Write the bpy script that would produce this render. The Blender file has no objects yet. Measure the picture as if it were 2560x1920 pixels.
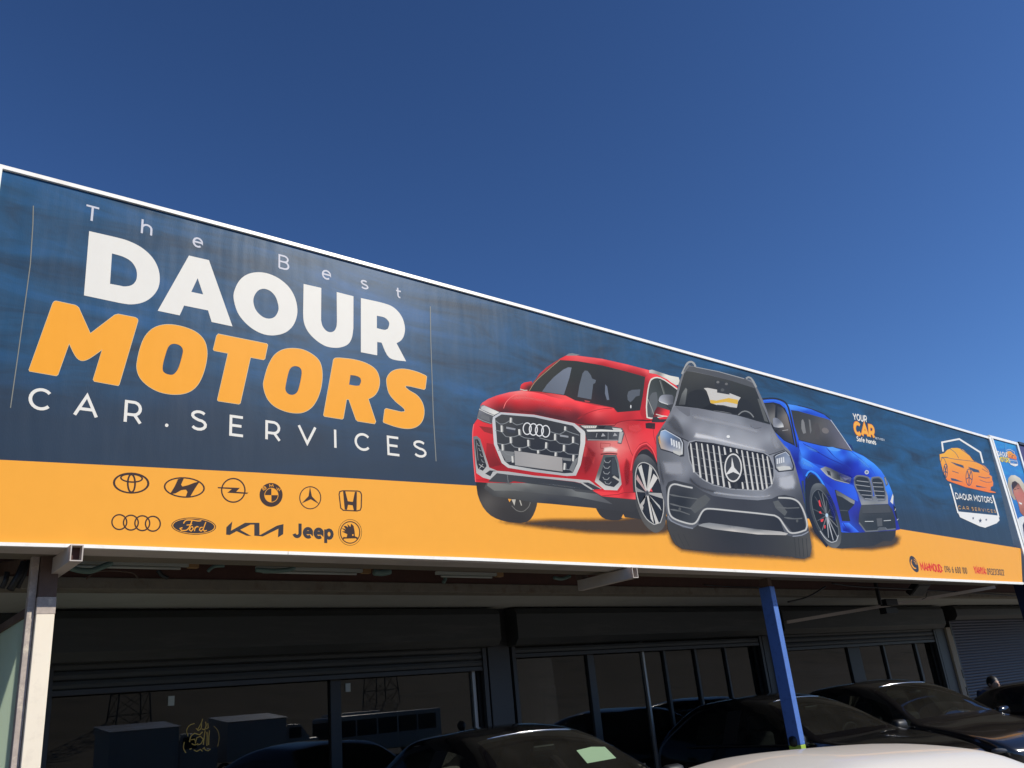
import bpy, bmesh, math, random
import numpy as np
from mathutils import Vector, Matrix
from mathutils.geometry import tessellate_polygon
random.seed(7)
R = math.radians
sc = bpy.context.scene
COL = sc.collection

# ------------------------------------------------------------------ camera, sky, sun, exposure
EYE = 1.65
YAW, PITCH, ROLL, FPX = 0.71486, 0.36116, 0.09911, 2150.0      # focal length in pixels of the 2560 px wide photograph
fwd = Vector((math.sin(YAW)*math.cos(PITCH), math.cos(YAW)*math.cos(PITCH), math.sin(PITCH)))
r0 = fwd.cross(Vector((0, 0, 1))).normalized()
d0 = -r0.cross(fwd)
rgt = math.cos(ROLL)*r0 + math.sin(ROLL)*d0
dwn = -math.sin(ROLL)*r0 + math.cos(ROLL)*d0
cd = bpy.data.cameras.new('camera'); cam = bpy.data.objects.new('camera', cd); COL.objects.link(cam)
cd.sensor_fit = 'HORIZONTAL'; cd.sensor_width = 36; cd.lens = 36*FPX/2560
cd.clip_start = 0.05; cd.clip_end = 4000
m = Matrix((rgt, -dwn, -fwd)).transposed().to_4x4(); m.translation = (0, 0, EYE)
cam.matrix_world = m
sc.camera = cam

SUN = Vector((0.45, -0.685, 0.575)).normalized()
w = bpy.data.worlds.new('World'); sc.world = w; w.use_nodes = True
nt = w.node_tree; nt.nodes.clear()
sky = nt.nodes.new('ShaderNodeTexSky'); sky.sky_type = 'NISHITA'; sky.sun_disc = False
sky.sun_elevation = math.asin(SUN.z); sky.sun_rotation = math.atan2(SUN.x, SUN.y)
sky.altitude = 1200; sky.air_density = 1.0; sky.dust_density = 0.25; sky.ozone_density = 3.2
bg = nt.nodes.new('ShaderNodeBackground'); bg.inputs['Strength'].default_value = 0.064
wo = nt.nodes.new('ShaderNodeOutputWorld')
gm = nt.nodes.new('ShaderNodeGamma'); gm.inputs[1].default_value = 1.35     # the phone's contrast and colour balance, same for the whole sky
tn = nt.nodes.new('ShaderNodeMix'); tn.data_type = 'RGBA'; tn.blend_type = 'MULTIPLY'; tn.inputs[0].default_value = 1; tn.inputs[7].default_value = (.86, 1.0, 1.14, 1)
nt.links.new(sky.outputs[0], gm.inputs[0]); nt.links.new(gm.outputs[0], tn.inputs[6]); nt.links.new(tn.outputs[2], bg.inputs[0]); nt.links.new(bg.outputs[0], wo.inputs[0])
sd = bpy.data.lights.new('sun', 'SUN'); sd.energy = 4.2; sd.angle = R(0.53); sd.color = (1.0, 0.945, 0.84)
so = bpy.data.objects.new('sun', sd); COL.objects.link(so)
so.rotation_euler = SUN.to_track_quat('Z', 'Y').to_euler(); so.location = (5, -8, 12)
sc.view_settings.view_transform = 'Standard'; sc.view_settings.look = 'None'
sc.view_settings.exposure = 0.0; sc.view_settings.gamma = 1.0; sc.view_settings.use_curve_mapping = False
sc.cycles.max_bounces = 10; sc.cycles.transparent_max_bounces = 24

# ------------------------------------------------------------------ helpers
def lin(c):
    c /= 255.0
    return c/12.92 if c <= 0.04045 else ((c+0.055)/1.055)**2.4
def L3(rgb): return tuple(lin(c)*INKG for c in rgb)
INKG = 0.87                                         # display value of sunlit print -> ink albedo

def ray(px, py): return fwd + rgt*((px-1280)/FPX) + dwn*((py-960)/FPX)
def onY(px, py, Y):                     # the point of the photograph's ray on the plane y = Y
    v = ray(px, py); v = v*(Y/v.y); return Vector((v.x, Y, v.z+EYE))

def tag(o, label=None, cat=None, group=None, kind=None):
    for k, v in (('label', label), ('category', cat), ('group', group), ('kind', kind)):
        if v: o[k] = v
    return o
def empty(name, loc=(0, 0, 0), rz=0.0):
    o = bpy.data.objects.new(name, None); COL.objects.link(o)
    o.location = loc; o.rotation_euler = (0, 0, rz); o.empty_display_size = 0.2
    return o
def link(name, me, mat, parent=None, world=True):
    """world=True: mesh is in world coordinates and the (unrotated) parent's offset is taken off."""
    o = bpy.data.objects.new(name, me); COL.objects.link(o)
    if mat: me.materials.append(mat)
    if parent is not None:
        o.parent = parent
        if world:
            off = Vector((0, 0, 0)); p = parent
            while p is not None: off += p.location; p = p.parent
            me.transform(Matrix.Translation(-off))
    return o
class MB:
    def __init__(s): s.v = []; s.f = []
    def box(s, x0, x1, y0, y1, z0, z1):
        b = len(s.v)
        s.v += [(x, y, z) for x in (x0, x1) for y in (y0, y1) for z in (z0, z1)]
        s.f += [tuple(b+i for i in q) for q in ((0, 1, 3, 2), (4, 6, 7, 5), (0, 4, 5, 1), (2, 3, 7, 6), (0, 2, 6, 4), (1, 5, 7, 3))]
        return s
    def bar(s, a, b, w, h=None, n=4, rot=0.0):       # prism between two points
        h = h or w; a = Vector(a); b = Vector(b); d = (b-a).normalized()
        u = d.cross(Vector((0, 0, 1)))
        if u.length < 1e-3: u = Vector((1, 0, 0))
        u.normalize(); v = u.cross(d)
        o = len(s.v)
        for p in (a, b):
            for k in range(n):
                t = 2*math.pi*(k+.5)/n+rot; q = math.sqrt(2) if n == 4 else 1
                s.v.append(tuple(p+u*(math.cos(t)*w/2*q)+v*(math.sin(t)*h/2*q)))
        for k in range(n): s.f.append((o+k, o+(k+1) % n, o+n+(k+1) % n, o+n+k))
        s.f.append(tuple(o+k for k in range(n))[::-1]); s.f.append(tuple(o+n+k for k in range(n)))
        return s
    def tube(s, pts, r, n=8):
        pts = [Vector(p) for p in pts]; o = len(s.v)
        for i, p in enumerate(pts):
            d = (pts[min(i+1, len(pts)-1)]-pts[max(i-1, 0)]).normalized()
            u = d.cross(Vector((0, 0, 1)))
            if u.length < 1e-3: u = Vector((1, 0, 0))
            u.normalize(); v = u.cross(d)
            rr = r[i] if isinstance(r, (list, tuple)) else r
            for k in range(n):
                t = 2*math.pi*k/n; s.v.append(tuple(p+u*(math.cos(t)*rr)+v*(math.sin(t)*rr)))
        for i in range(len(pts)-1):
            for k in range(n):
                a = o+i*n+k; b = o+i*n+(k+1) % n; s.f.append((a, b, b+n, a+n))
        s.f.append(tuple(o+k for k in range(n))[::-1]); e = o+(len(pts)-1)*n; s.f.append(tuple(e+k for k in range(n)))
        return s
    def ball(s, c, r, nu=12, nv=8):
        o = len(s.v); rx, ry, rz = r if isinstance(r, (tuple, list)) else (r, r, r)
        for j in range(nv+1):
            t = math.pi*j/nv
            for k in range(nu):
                a = 2*math.pi*k/nu
                s.v.append((c[0]+rx*math.sin(t)*math.cos(a), c[1]+ry*math.sin(t)*math.sin(a), c[2]+rz*math.cos(t)))
        for j in range(nv):
            for k in range(nu):
                a = o+j*nu+k; b = o+j*nu+(k+1) % nu; s.f.append((a, a+nu, b+nu, b))
        return s
    def mesh(s, name, smooth=False, bevel=0.0):
        me = bpy.data.meshes.new(name); me.from_pydata(s.v, [], s.f)
        bm = bmesh.new(); bm.from_mesh(me)
        bmesh.ops.remove_doubles(bm, verts=bm.verts, dist=1e-6)
        bmesh.ops.recalc_face_normals(bm, faces=bm.faces)
        if bevel: bmesh.ops.bevel(bm, geom=bm.edges[:], offset=bevel, segments=2, affect='EDGES', profile=0.5)
        for f in bm.faces: f.smooth = smooth
        bm.to_mesh(me); bm.free()
        return me
    def build(s, name, mat, parent=None, smooth=False, bevel=0.0, world=True):
        return link(name, s.mesh(name, smooth, bevel), mat, parent, world)

# ------------------------------------------------------------------ materials
def mat(name, rgb, rough=0.6, metal=0.0, spec=0.5, var=0.0, scale=6.0, bump=0.0, coat=0.0, stain=None, stain_amt=0.35, stain_scale=2.0, stretch=(1, 1, 1)):
    m = bpy.data.materials.new(name); m.use_nodes = True
    n = m.node_tree.nodes; l = m.node_tree.links; p = n['Principled BSDF']
    p.inputs['Roughness'].default_value = rough; p.inputs['Metallic'].default_value = metal
    p.inputs['Specular IOR Level'].default_value = spec; p.inputs['Coat Weight'].default_value = coat
    p.inputs['Coat Roughness'].default_value = 0.03
    p.inputs['Base Color'].default_value = (*rgb, 1)
    if var or bump or stain:
        tc = n.new('ShaderNodeTexCoord'); mp = n.new('ShaderNodeMapping'); l.new(tc.outputs['Object'], mp.inputs[0])
        mp.inputs['Scale'].default_value = stretch
        nz = n.new('ShaderNodeTexNoise'); nz.inputs['Scale'].default_value = scale; nz.inputs['Detail'].default_value = 8; nz.inputs['Roughness'].default_value = .65
        l.new(mp.outputs[0], nz.inputs['Vector'])
        mx = n.new('ShaderNodeMix'); mx.data_type = 'RGBA'
        mx.inputs[6].default_value = (*[c*(1-var) for c in rgb], 1); mx.inputs[7].default_value = (*[min(1, c*(1+var)) for c in rgb], 1)
        l.new(nz.outputs['Fac'], mx.inputs[0]); out = mx.outputs[2]
        if stain:
            n2 = n.new('ShaderNodeTexNoise'); n2.inputs['Scale'].default_value = stain_scale; n2.inputs['Detail'].default_value = 9; n2.inputs['Roughness'].default_value = .7
            l.new(mp.outputs[0], n2.inputs['Vector'])
            cr = n.new('ShaderNodeValToRGB'); cr.color_ramp.elements[0].position = .52; cr.color_ramp.elements[1].position = .68
            l.new(n2.outputs['Fac'], cr.inputs[0])
            ma = n.new('ShaderNodeMath'); ma.operation = 'MULTIPLY'; ma.inputs[1].default_value = stain_amt; l.new(cr.outputs[0], ma.inputs[0])
            m2 = n.new('ShaderNodeMix'); m2.data_type = 'RGBA'; m2.inputs[7].default_value = (*stain, 1)
            l.new(ma.outputs[0], m2.inputs[0]); l.new(out, m2.inputs[6]); out = m2.outputs[2]
        l.new(out, p.inputs['Base Color'])
        if bump:
            b = n.new('ShaderNodeBump'); b.inputs['Strength'].default_value = bump; b.inputs['Distance'].default_value = 0.02
            l.new(nz.outputs['Fac'], b.inputs['Height']); l.new(b.outputs[0], p.inputs['Normal'])
    return m
def glass(name, tint, rough=0.0, refl=1.0, dirt=0.0):
    m = bpy.data.materials.new(name); m.use_nodes = True
    n = m.node_tree.nodes; l = m.node_tree.links; n.remove(n['Principled BSDF'])
    tr = n.new('ShaderNodeBsdfTransparent'); tr.inputs[0].default_value = (*tint, 1)
    gl = n.new('ShaderNodeBsdfGlossy'); gl.inputs['Roughness'].default_value = rough; gl.inputs[0].default_value = (refl, refl, refl, 1)
    fr = n.new('ShaderNodeFresnel'); fr.inputs[0].default_value = 1.5
    mx = n.new('ShaderNodeMixShader'); l.new(fr.outputs[0], mx.inputs[0]); l.new(tr.outputs[0], mx.inputs[1]); l.new(gl.outputs[0], mx.inputs[2])
    out = mx.outputs[0]
    if dirt:
        df = n.new('ShaderNodeBsdfDiffuse'); df.inputs[0].default_value = (.35, .33, .28, 1)
        tc = n.new('ShaderNodeTexCoord'); nz = n.new('ShaderNodeTexNoise'); nz.inputs['Scale'].default_value = 3.0; nz.inputs['Detail'].default_value = 10
        l.new(tc.outputs['Object'], nz.inputs[0])
        ma = n.new('ShaderNodeMath'); ma.operation = 'MULTIPLY'; ma.inputs[1].default_value = dirt*2; l.new(nz.outputs['Fac'], ma.inputs[0])
        m2 = n.new('ShaderNodeMixShader'); l.new(ma.outputs[0], m2.inputs[0]); l.new(out, m2.inputs[1]); l.new(df.outputs[0], m2.inputs[2]); out = m2.outputs[0]
    l.new(out, n['Material Output'].inputs[0])
    return m
GAIN = 1.0
def print_mat(name, soft=False):
    m = bpy.data.materials.new(name); m.use_nodes = True
    n = m.node_tree.nodes; l = m.node_tree.links; p = n['Principled BSDF']
    p.inputs['Roughness'].default_value = 0.38; p.inputs['Specular IOR Level'].default_value = 0.07
    a = n.new('ShaderNodeVertexColor'); a.layer_name = 'ink'
    tc = n.new('ShaderNodeTexCoord'); nz = n.new('ShaderNodeTexNoise'); nz.inputs['Scale'].default_value = 9; nz.inputs['Detail'].default_value = 8
    l.new(tc.outputs['Object'], nz.inputs[0])
    hs = n.new('ShaderNodeHueSaturation'); mr = n.new('ShaderNodeMapRange'); mr.inputs[3].default_value = .975; mr.inputs[4].default_value = 1.025
    l.new(nz.outputs['Fac'], mr.inputs[0]); l.new(mr.outputs[0], hs.inputs['Value']); l.new(a.outputs[0], hs.inputs['Color'])
    l.new(hs.outputs[0], p.inputs['Base Color'])
    if soft: l.new(a.outputs[1], p.inputs['Alpha'])
    # woven vinyl: fine horizontal/vertical threads in the relief
    wv = n.new('ShaderNodeTexNoise'); wv.inputs['Scale'].default_value = 70; mp = n.new('ShaderNodeMapping'); mp.inputs['Scale'].default_value = (2.5, 1, .5)
    l.new(tc.outputs['Object'], mp.inputs[0]); l.new(mp.outputs[0], wv.inputs[0])
    b = n.new('ShaderNodeBump'); b.inputs['Strength'].default_value = .035; b.inputs['Distance'].default_value = .01
    l.new(wv.outputs['Fac'], b.inputs['Height']); l.new(b.outputs[0], p.inputs['Normal'])
    wr = n.new('ShaderNodeTexNoise'); wr.inputs['Scale'].default_value = 1.0; wr.inputs['Detail'].default_value = 3; mw = n.new('ShaderNodeMapping'); mw.inputs['Scale'].default_value = (2.6, 1, .5)
    l.new(tc.outputs['Object'], mw.inputs[0]); l.new(mw.outputs[0], wr.inputs[0])
    b2 = n.new('ShaderNodeBump'); b2.inputs['Strength'].default_value = .1; b2.inputs['Distance'].default_value = .05
    l.new(wr.outputs['Fac'], b2.inputs['Height']); l.new(b.outputs[0], b2.inputs['Normal']); l.new(b2.outputs[0], p.inputs['Normal'])
    return m
INK = print_mat('printed_ink'); INKS = print_mat('printed_ink_faded', True)

def banner_mat(name, cols, zlo, zhi):
    """blue brushed backdrop of the printed vinyl: streaky noise between three blues, plainer towards the lower edge"""
    m = bpy.data.materials.new(name); m.use_nodes = True
    n = m.node_tree.nodes; l = m.node_tree.links; p = n['Principled BSDF']
    p.inputs['Roughness'].default_value = 0.36; p.inputs['Specular IOR Level'].default_value = .10
    tc = n.new('ShaderNodeTexCoord')
    mp = n.new('ShaderNodeMapping'); mp.inputs['Scale'].default_value = (.55, 1, 2.6); mp.inputs['Rotation'].default_value = (0, R(6), 0)
    l.new(tc.outputs['Object'], mp.inputs[0])
    nz = n.new('ShaderNodeTexNoise'); nz.inputs['Scale'].default_value = 1.5; nz.inputs['Detail'].default_value = 12; nz.inputs['Roughness'].default_value = .62; nz.inputs['Distortion'].default_value = .7
    l.new(mp.outputs[0], nz.inputs[0])
    cr = n.new('ShaderNodeValToRGB'); e = cr.color_ramp.elements
    e[0].position = .32; e[0].color = (*L3(cols[0]), 1); e[1].position = .72; e[1].color = (*L3(cols[2]), 1)
    k = e.new(.5); k.color = (*L3(cols[1]), 1)
    l.new(nz.outputs['Fac'], cr.inputs[0])
    sx = n.new('ShaderNodeSeparateXYZ'); l.new(tc.outputs['Object'], sx.inputs[0])
    n3 = n.new('ShaderNodeTexNoise'); n3.inputs['Scale'].default_value = .8; n3.inputs['Detail'].default_value = 5; l.new(tc.outputs['Object'], n3.inputs[0])
    ad = n.new('ShaderNodeMath'); ad.operation = 'MULTIPLY_ADD'; ad.inputs[1].default_value = .9; l.new(n3.outputs['Fac'], ad.inputs[0]); l.new(sx.outputs[2], ad.inputs[2])
    mr = n.new('ShaderNodeMapRange'); mr.interpolation_type = 'SMOOTHSTEP'; mr.inputs[1].default_value = zlo+.45; mr.inputs[2].default_value = zhi+.45; mr.inputs[3].default_value = .06; mr.inputs[4].default_value = 1.0
    l.new(ad.outputs[0], mr.inputs[0])
    mx = n.new('ShaderNodeMix'); mx.data_type = 'RGBA'; mx.inputs[6].default_value = (*L3(cols[3]), 1)
    l.new(mr.outputs[0], mx.inputs[0]); l.new(cr.outputs[0], mx.inputs[7]); l.new(mx.outputs[2], p.inputs['Base Color'])
    wv = n.new('ShaderNodeTexNoise'); wv.inputs['Scale'].default_value = 70; mq = n.new('ShaderNodeMapping'); mq.inputs['Scale'].default_value = (2.5, 1, .5)
    l.new(tc.outputs['Object'], mq.inputs[0]); l.new(mq.outputs[0], wv.inputs[0])
    b = n.new('ShaderNodeBump'); b.inputs['Strength'].default_value = .05; b.inputs['Distance'].default_value = .01
    l.new(wv.outputs['Fac'], b.inputs['Height']); l.new(b.outputs[0], p.inputs['Normal'])
    wr = n.new('ShaderNodeTexNoise'); wr.inputs['Scale'].default_value = 1.0; wr.inputs['Detail'].default_value = 3; mw = n.new('ShaderNodeMapping'); mw.inputs['Scale'].default_value = (2.6, 1, .5)
    l.new(tc.outputs['Object'], mw.inputs[0]); l.new(mw.outputs[0], wr.inputs[0])
    b2 = n.new('ShaderNodeBump'); b2.inputs['Strength'].default_value = .22; b2.inputs['Distance'].default_value = .05
    l.new(wr.outputs['Fac'], b2.inputs['Height']); l.new(b.outputs[0], b2.inputs['Normal']); l.new(b2.outputs[0], p.inputs['Normal'])
    return m

M = dict(
    asphalt=mat('asphalt', (.055, .053, .05), .9, var=.35, scale=14, bump=.4, stain=(.09, .085, .075)),
    paving=mat('forecourt_concrete', (.2, .185, .16), .9, var=.25, scale=7, bump=.2, stain=(.1, .09, .08)),
    dirt=mat('dry_hillside', (.17, .135, .09), .95, var=.6, scale=.2, bump=.2, stain=(.045, .05, .028), stain_amt=.9, stain_scale=.11),
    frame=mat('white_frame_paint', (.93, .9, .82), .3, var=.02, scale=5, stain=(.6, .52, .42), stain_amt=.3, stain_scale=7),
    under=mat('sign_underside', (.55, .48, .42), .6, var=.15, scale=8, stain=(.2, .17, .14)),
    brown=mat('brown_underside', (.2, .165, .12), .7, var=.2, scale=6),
    concrete=mat('canopy_concrete', (.2, .175, .135), .9, var=.3, scale=9, bump=.3, stain=(.12, .07, .04), stain_amt=.6, stain_scale=5),
    plaster=mat('ceiling_plaster', (.4, .4, .36), .9, var=.12, scale=3, stain=(.3, .29, .25)),
    red=mat('red_primer_steel', (.075, .03, .02), .7, var=.4, scale=9),
    rust=mat('rusty_steel', (.12, .075, .055), .75, var=.4, scale=12, stain=(.3, .26, .2)),
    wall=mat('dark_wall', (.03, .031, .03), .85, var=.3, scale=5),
    wallr=mat('cream_render', (.3, .26, .2), .9, var=.25, scale=7, bump=.3),
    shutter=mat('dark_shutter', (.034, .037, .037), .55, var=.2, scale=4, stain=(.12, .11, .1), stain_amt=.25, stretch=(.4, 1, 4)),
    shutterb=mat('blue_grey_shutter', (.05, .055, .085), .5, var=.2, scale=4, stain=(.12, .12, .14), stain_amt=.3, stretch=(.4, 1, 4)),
    alum=mat('aluminium', (.3, .3, .29), .4, metal=.6, var=.1),
    dalum=mat('dark_aluminium', (.022, .023, .024), .45, var=.15),
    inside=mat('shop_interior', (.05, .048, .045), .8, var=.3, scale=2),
    cream=mat('chipped_cream_paint', (.86, .76, .6), .5, var=.06, scale=4, stain=(.42, .33, .25), stain_amt=.25, stain_scale=6),
    grime=mat('scraped_paint', (.42, .35, .3), .7, var=.5, scale=18, stain=(.75, .66, .5), stain_amt=.9, stain_scale=11),
    pblue=mat('bright_blue_paint', (.085, .185, .52), .4, var=.08, scale=4, stain=(.05, .09, .25), stain_amt=.5, stain_scale=14),
    plime=mat('lime_paint', (.35, .5, .06), .5, var=.1),
    hose=mat('teal_hose', (.13, .2, .17), .6, var=.2), white=mat('white_plastic', (.42, .43, .37), .5, var=.05),
    black=mat('black_plastic', (.012, .012, .012), .5), rubber=mat('tyre_rubber', (.018, .018, .018), .9, var=.2, scale=20),
    blackpaint=mat('black_car_paint', (.004, .004, .005), .12, spec=.5, coat=.6),
    blackpaint2=mat('charcoal_car_paint', (.012, .011, .011), .14, spec=.5, coat=.6),
    whitepaint=mat('pearl_white_car_paint', (.8, .735, .62), .3, spec=.4, coat=.35),
    chrome=mat('chrome', (.7, .7, .7), .12, metal=1.0), rim=mat('alloy_rim', (.4, .4, .42), .3, metal=.8),
    seat=mat('dark_upholstery', (.035, .033, .032), .8, var=.3, scale=10),
    seatb=mat('beige_upholstery', (.2, .15, .11), .8, var=.2, scale=10),
    lens=mat('lamp_lens', (.16, .16, .155), .1, spec=.6, coat=.5),
    skin=mat('skin', (.42, .25, .17), .55, var=.1), hair=mat('black_hair', (.012, .01, .009), .5, var=.5, scale=40),
    cloth=mat('dark_shirt', (.04, .045, .07), .9, var=.2), trousers=mat('dark_trousers', (.03, .03, .035), .9, var=.2),
    bus=mat('bus_white', (.72, .7, .66), .35, coat=.3, var=.05), truck=mat('truck_box', (.7, .7, .66), .5, var=.15),
    steel=mat('pylon_steel', (.12, .11, .1), .6, var=.2), bark=mat('bark', (.08, .06, .04), .9, var=.3), leaf=mat('olive_leaf', (.22, .18, .12), .8, var=.5, scale=2),
    paper=mat('green_paper', (.24, .35, .2), .8, var=.04), teal=mat('teal_sticker', (.02, .42, .42), .5), gold=mat('gold_vinyl', (.5, .32, .06), .35, metal=.3, var=.3, scale=20),
)
M['cglass'] = glass('car_glass', (.34, .38, .36), dirt=.03)
M['sglass'] = glass('shop_glass', (.3, .31, .32), refl=.85, dirt=.012)
def frosted():
    m = bpy.data.materials.new('green_frosted_sheet'); m.use_nodes = True
    n = m.node_tree.nodes; l = m.node_tree.links; n.remove(n['Principled BSDF'])
    d = n.new('ShaderNodeBsdfDiffuse'); d.inputs[0].default_value = (.62, .68, .58, 1)
    t = n.new('ShaderNodeBsdfTranslucent'); t.inputs[0].default_value = (.86, .95, .82, 1)
    g = n.new('ShaderNodeBsdfGlossy'); g.inputs['Roughness'].default_value = .25
    a = n.new('ShaderNodeMixShader'); a.inputs[0].default_value = .75; l.new(d.outputs[0], a.inputs[1]); l.new(t.outputs[0], a.inputs[2])
    b = n.new('ShaderNodeMixShader'); b.inputs[0].default_value = .04; l.new(a.outputs[0], b.inputs[1]); l.new(g.outputs[0], b.inputs[2])
    l.new(b.outputs[0], n['Material Output'].inputs[0]); return m
M['frost'] = frosted()

# ================================================================== THE SETTING
def grid_ground():
    bm = bmesh.new(); bmesh.ops.create_grid(bm, x_segments=90, y_segments=90, size=900)
    for v in bm.verts:                              # flat round the shops, a dry hillside across the road
        x, y = v.co.x, v.co.y
        t = max(0, min(1, (-y-70)/330.0)); t = t*t*(3-2*t)
        h = 62*t*(0.8+.25*math.sin(x*.011+1)+.12*math.sin(x*.037))
        t2 = max(0, (abs(x-10)-160)/500.0)
        v.co.z = h+math.sin(x*.05)*math.sin(y*.043)*2.5*t - .02 - .25*(1 if y < -62 else 0)
    me = bpy.data.meshes.new('ground'); bm.to_mesh(me); bm.free()
    for p in me.polygons: p.use_smooth = True
    return tag(link('ground', me, M['dirt']), kind='structure')
grid_ground()
tag(MB().box(-60, 90, -34, -14.2, -.6, -.006).build('road', M['asphalt']), kind='structure')
tag(MB().box(-60, 90, -14.0, 9.05, -.6, .0).build('forecourt', M['paving']), kind='structure')
tag(MB().box(-60, 90, -14.2, -14.0, -.6, .11).build('kerb', M['concrete']), kind='structure')
for k in range(12):
    tag(MB().box(-40+k*9, -36+k*9, -24.07, -23.93, -.004, .0).build('lane_marking', M['white']), kind='structure')
Z0 = EYE
WY = 9.1                                            # shop front plane
YF = 6.0                                            # face of the sign
B = empty('shop_building', (11, WY, 0))
tag(B, 'shaded shop row with roller shutters and dark glass fronts under the canopy behind the signboard', 'shop')
CZ = Z0+1.255
MB().box(-9, 34, 7.68, 7.9, CZ-.012, CZ+.085).build('canopy_edge', M['concrete'], B, bevel=.008)
MB().box(-9, 34, 7.903, 15, CZ, CZ+.22).build('ceiling', M['plaster'], B)
MB().box(-9, 34, 7.70, 7.86, CZ+.088, CZ+.26).build('red_beam', M['red'], B)
MB().box(-9, 34, 6.6, 9.3, CZ+.62, CZ+.66).build('canopy_roof', M['brown'], B)
MB().box(-9, 34, 7.92, 8.1, CZ+.223, CZ+.62).build('upper_wall', M['wall'], B)
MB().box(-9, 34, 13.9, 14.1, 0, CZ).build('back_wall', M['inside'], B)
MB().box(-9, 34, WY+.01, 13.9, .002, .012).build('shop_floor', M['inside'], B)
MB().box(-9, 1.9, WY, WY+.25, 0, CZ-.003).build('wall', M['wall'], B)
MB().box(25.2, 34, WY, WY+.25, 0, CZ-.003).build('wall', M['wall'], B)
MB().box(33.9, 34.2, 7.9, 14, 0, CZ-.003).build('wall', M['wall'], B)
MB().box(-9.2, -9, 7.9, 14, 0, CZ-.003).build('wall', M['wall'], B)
for (a, b, mm) in ((6.98, 7.33, 'dalum'), (12.82, 13.02, 'dalum'), (19.0, 19.42, 'dalum')):
    MB().box(a, b, WY-.08, WY+.2, 0, CZ-.003).build('pillar', M[mm], B, bevel=.006)
# strips of bare cream render on two of the pillars
for (a, b) in ((13.021, 13.2), (19.421, 19.66)):
    mb = MB(); n = 14
    for i in range(n):
        z0 = 2.45*i/n; z1 = 2.45*(i+1)/n
        mb.box(a, b-.05*random.random(), WY-.12, WY+.1, z0, z1-.0005)
    mb.build('render_strip', M['wallr'], B)
# roller shutters: housing, curved slats, bottom bar and side guides of every bay
def slat_mesh(x0, x1, h):
    mb = MB(); prof = [(0, 0), (-.012, .15*h), (-.018, .5*h), (-.012, .85*h), (0, .97*h), (.006, .97*h), (.006, 0)]
    n = len(prof)
    for x in (x0, x1):
        for (y, z) in prof: mb.v.append((x, y, z))
    for k in range(n): mb.f.append((k, (k+1) % n, n+(k+1) % n, n+k))
    mb.f.append(tuple(range(n))[::-1]); mb.f.append(tuple(range(n, 2*n)))
    return mb.mesh('slat', False)
def shutter(x0, x1, zbot, mname, box=True, hbox=.46):
    s = empty('roller_shutter', ((x0+x1)/2-11, -.0, 0)); s.parent = B
    hx = (x1-x0)/2; zt = CZ-.02
    if box:
        mb = MB(); prof = [(.1, zt-hbox), (-.26, zt-hbox), (-.33, zt-hbox+.08), (-.33, zt-.08), (-.28, zt-.005), (.1, zt-.005)]
        n = len(prof)
        for x in (-hx-.1, hx+.1):
            for (y, z) in prof: mb.v.append((x, y, z))
        for k in range(n): mb.f.append((k, (k+1) % n, n+(k+1) % n, n+k))
        mb.f.append(tuple(range(n))[::-1]); mb.f.append(tuple(range(n, 2*n)))
        mb.build('shutter_housing', M['shutter'] if mname == 'shutter' else M['dalum'], s, world=False, bevel=.004)
    h = .085 if box and mname == 'shutter' else .06; zc = zbot+.05; sm = slat_mesh(-hx+.03, hx-.03, h); sm.materials.append(M[mname])
    top = zt-hbox if box else zt
    while zc < top-.02:
        o = bpy.data.objects.new('slat', sm); COL.objects.link(o); o.parent = s; o.location = (0, -.05, zc); zc += h
    MB().box(-hx+.03, hx-.03, -.07, -.03, zbot, zbot+.05).build('bottom_bar', M['dalum'], s, world=False, bevel=.004)
    for sx in (-1, 1):
        MB().box(sx*hx-.03, sx*hx+.03, -.085, -.02, 0, top-.003).build('guide_rail', M['dalum'], s, world=False)
    return s
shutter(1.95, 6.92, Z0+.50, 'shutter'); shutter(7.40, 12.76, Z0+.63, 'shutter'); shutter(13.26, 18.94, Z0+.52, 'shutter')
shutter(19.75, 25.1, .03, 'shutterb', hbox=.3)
# glass fronts
def window(x0, x1, zt, mull, panels=()):
    s = empty('shop_window', ((x0+x1)/2-11, 0, 0)); s.parent = B; ox = (x0+x1)/2
    f = MB()
    f.box(x0-ox, x1-ox, .02, .09, zt-.06, zt); f.box(x0-ox, x1-ox, .02, .09, .012, .1)
    f.box(x0-ox, x0+.06-ox, .021, .089, .1, zt-.06); f.box(x1-.06-ox, x1-ox, .021, .089, .1, zt-.06)
    f.build('window_frame', M['dalum'], s, world=False)
    xs = [x0+.06]+[q for mx in mull for q in (mx[0]-mx[1]/2, mx[0]+mx[1]/2)]+[x1-.06]
    for i in range(0, len(xs), 2):
        MB().box(xs[i]-ox, xs[i+1]-ox, .05, .056, .1, zt-.06).build('pane', M['sglass'], s, world=False)
    for (mx, wd, mt) in mull:
        MB().box(mx-wd/2-ox, mx+wd/2-ox, .012, .092, .1, zt-.061).build('mullion', M[mt], s, world=False, bevel=.004)
    return s
window(1.95, 6.92, Z0+.72, ((4.88, .13, 'black'), (6.80, .05, 'alum')))
window(7.40, 12.76, Z0+.85, ((8.86, .13, 'dalum'), (9.95, .04, 'alum'), (10.42, .05, 'dalum'), (11.15, .05, 'dalum'), (11.9, .04, 'dalum')))
window(13.26, 18.94, Z0+.75, ((15.78, .42, 'black'), (16.9, .06, 'dalum'), (18.2, .08, 'dalum')))
MB().box(9.98, 10.38, WY+.1, WY+.2, .1, Z0+.8).build('inner_panel', M['black'], B)
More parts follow.
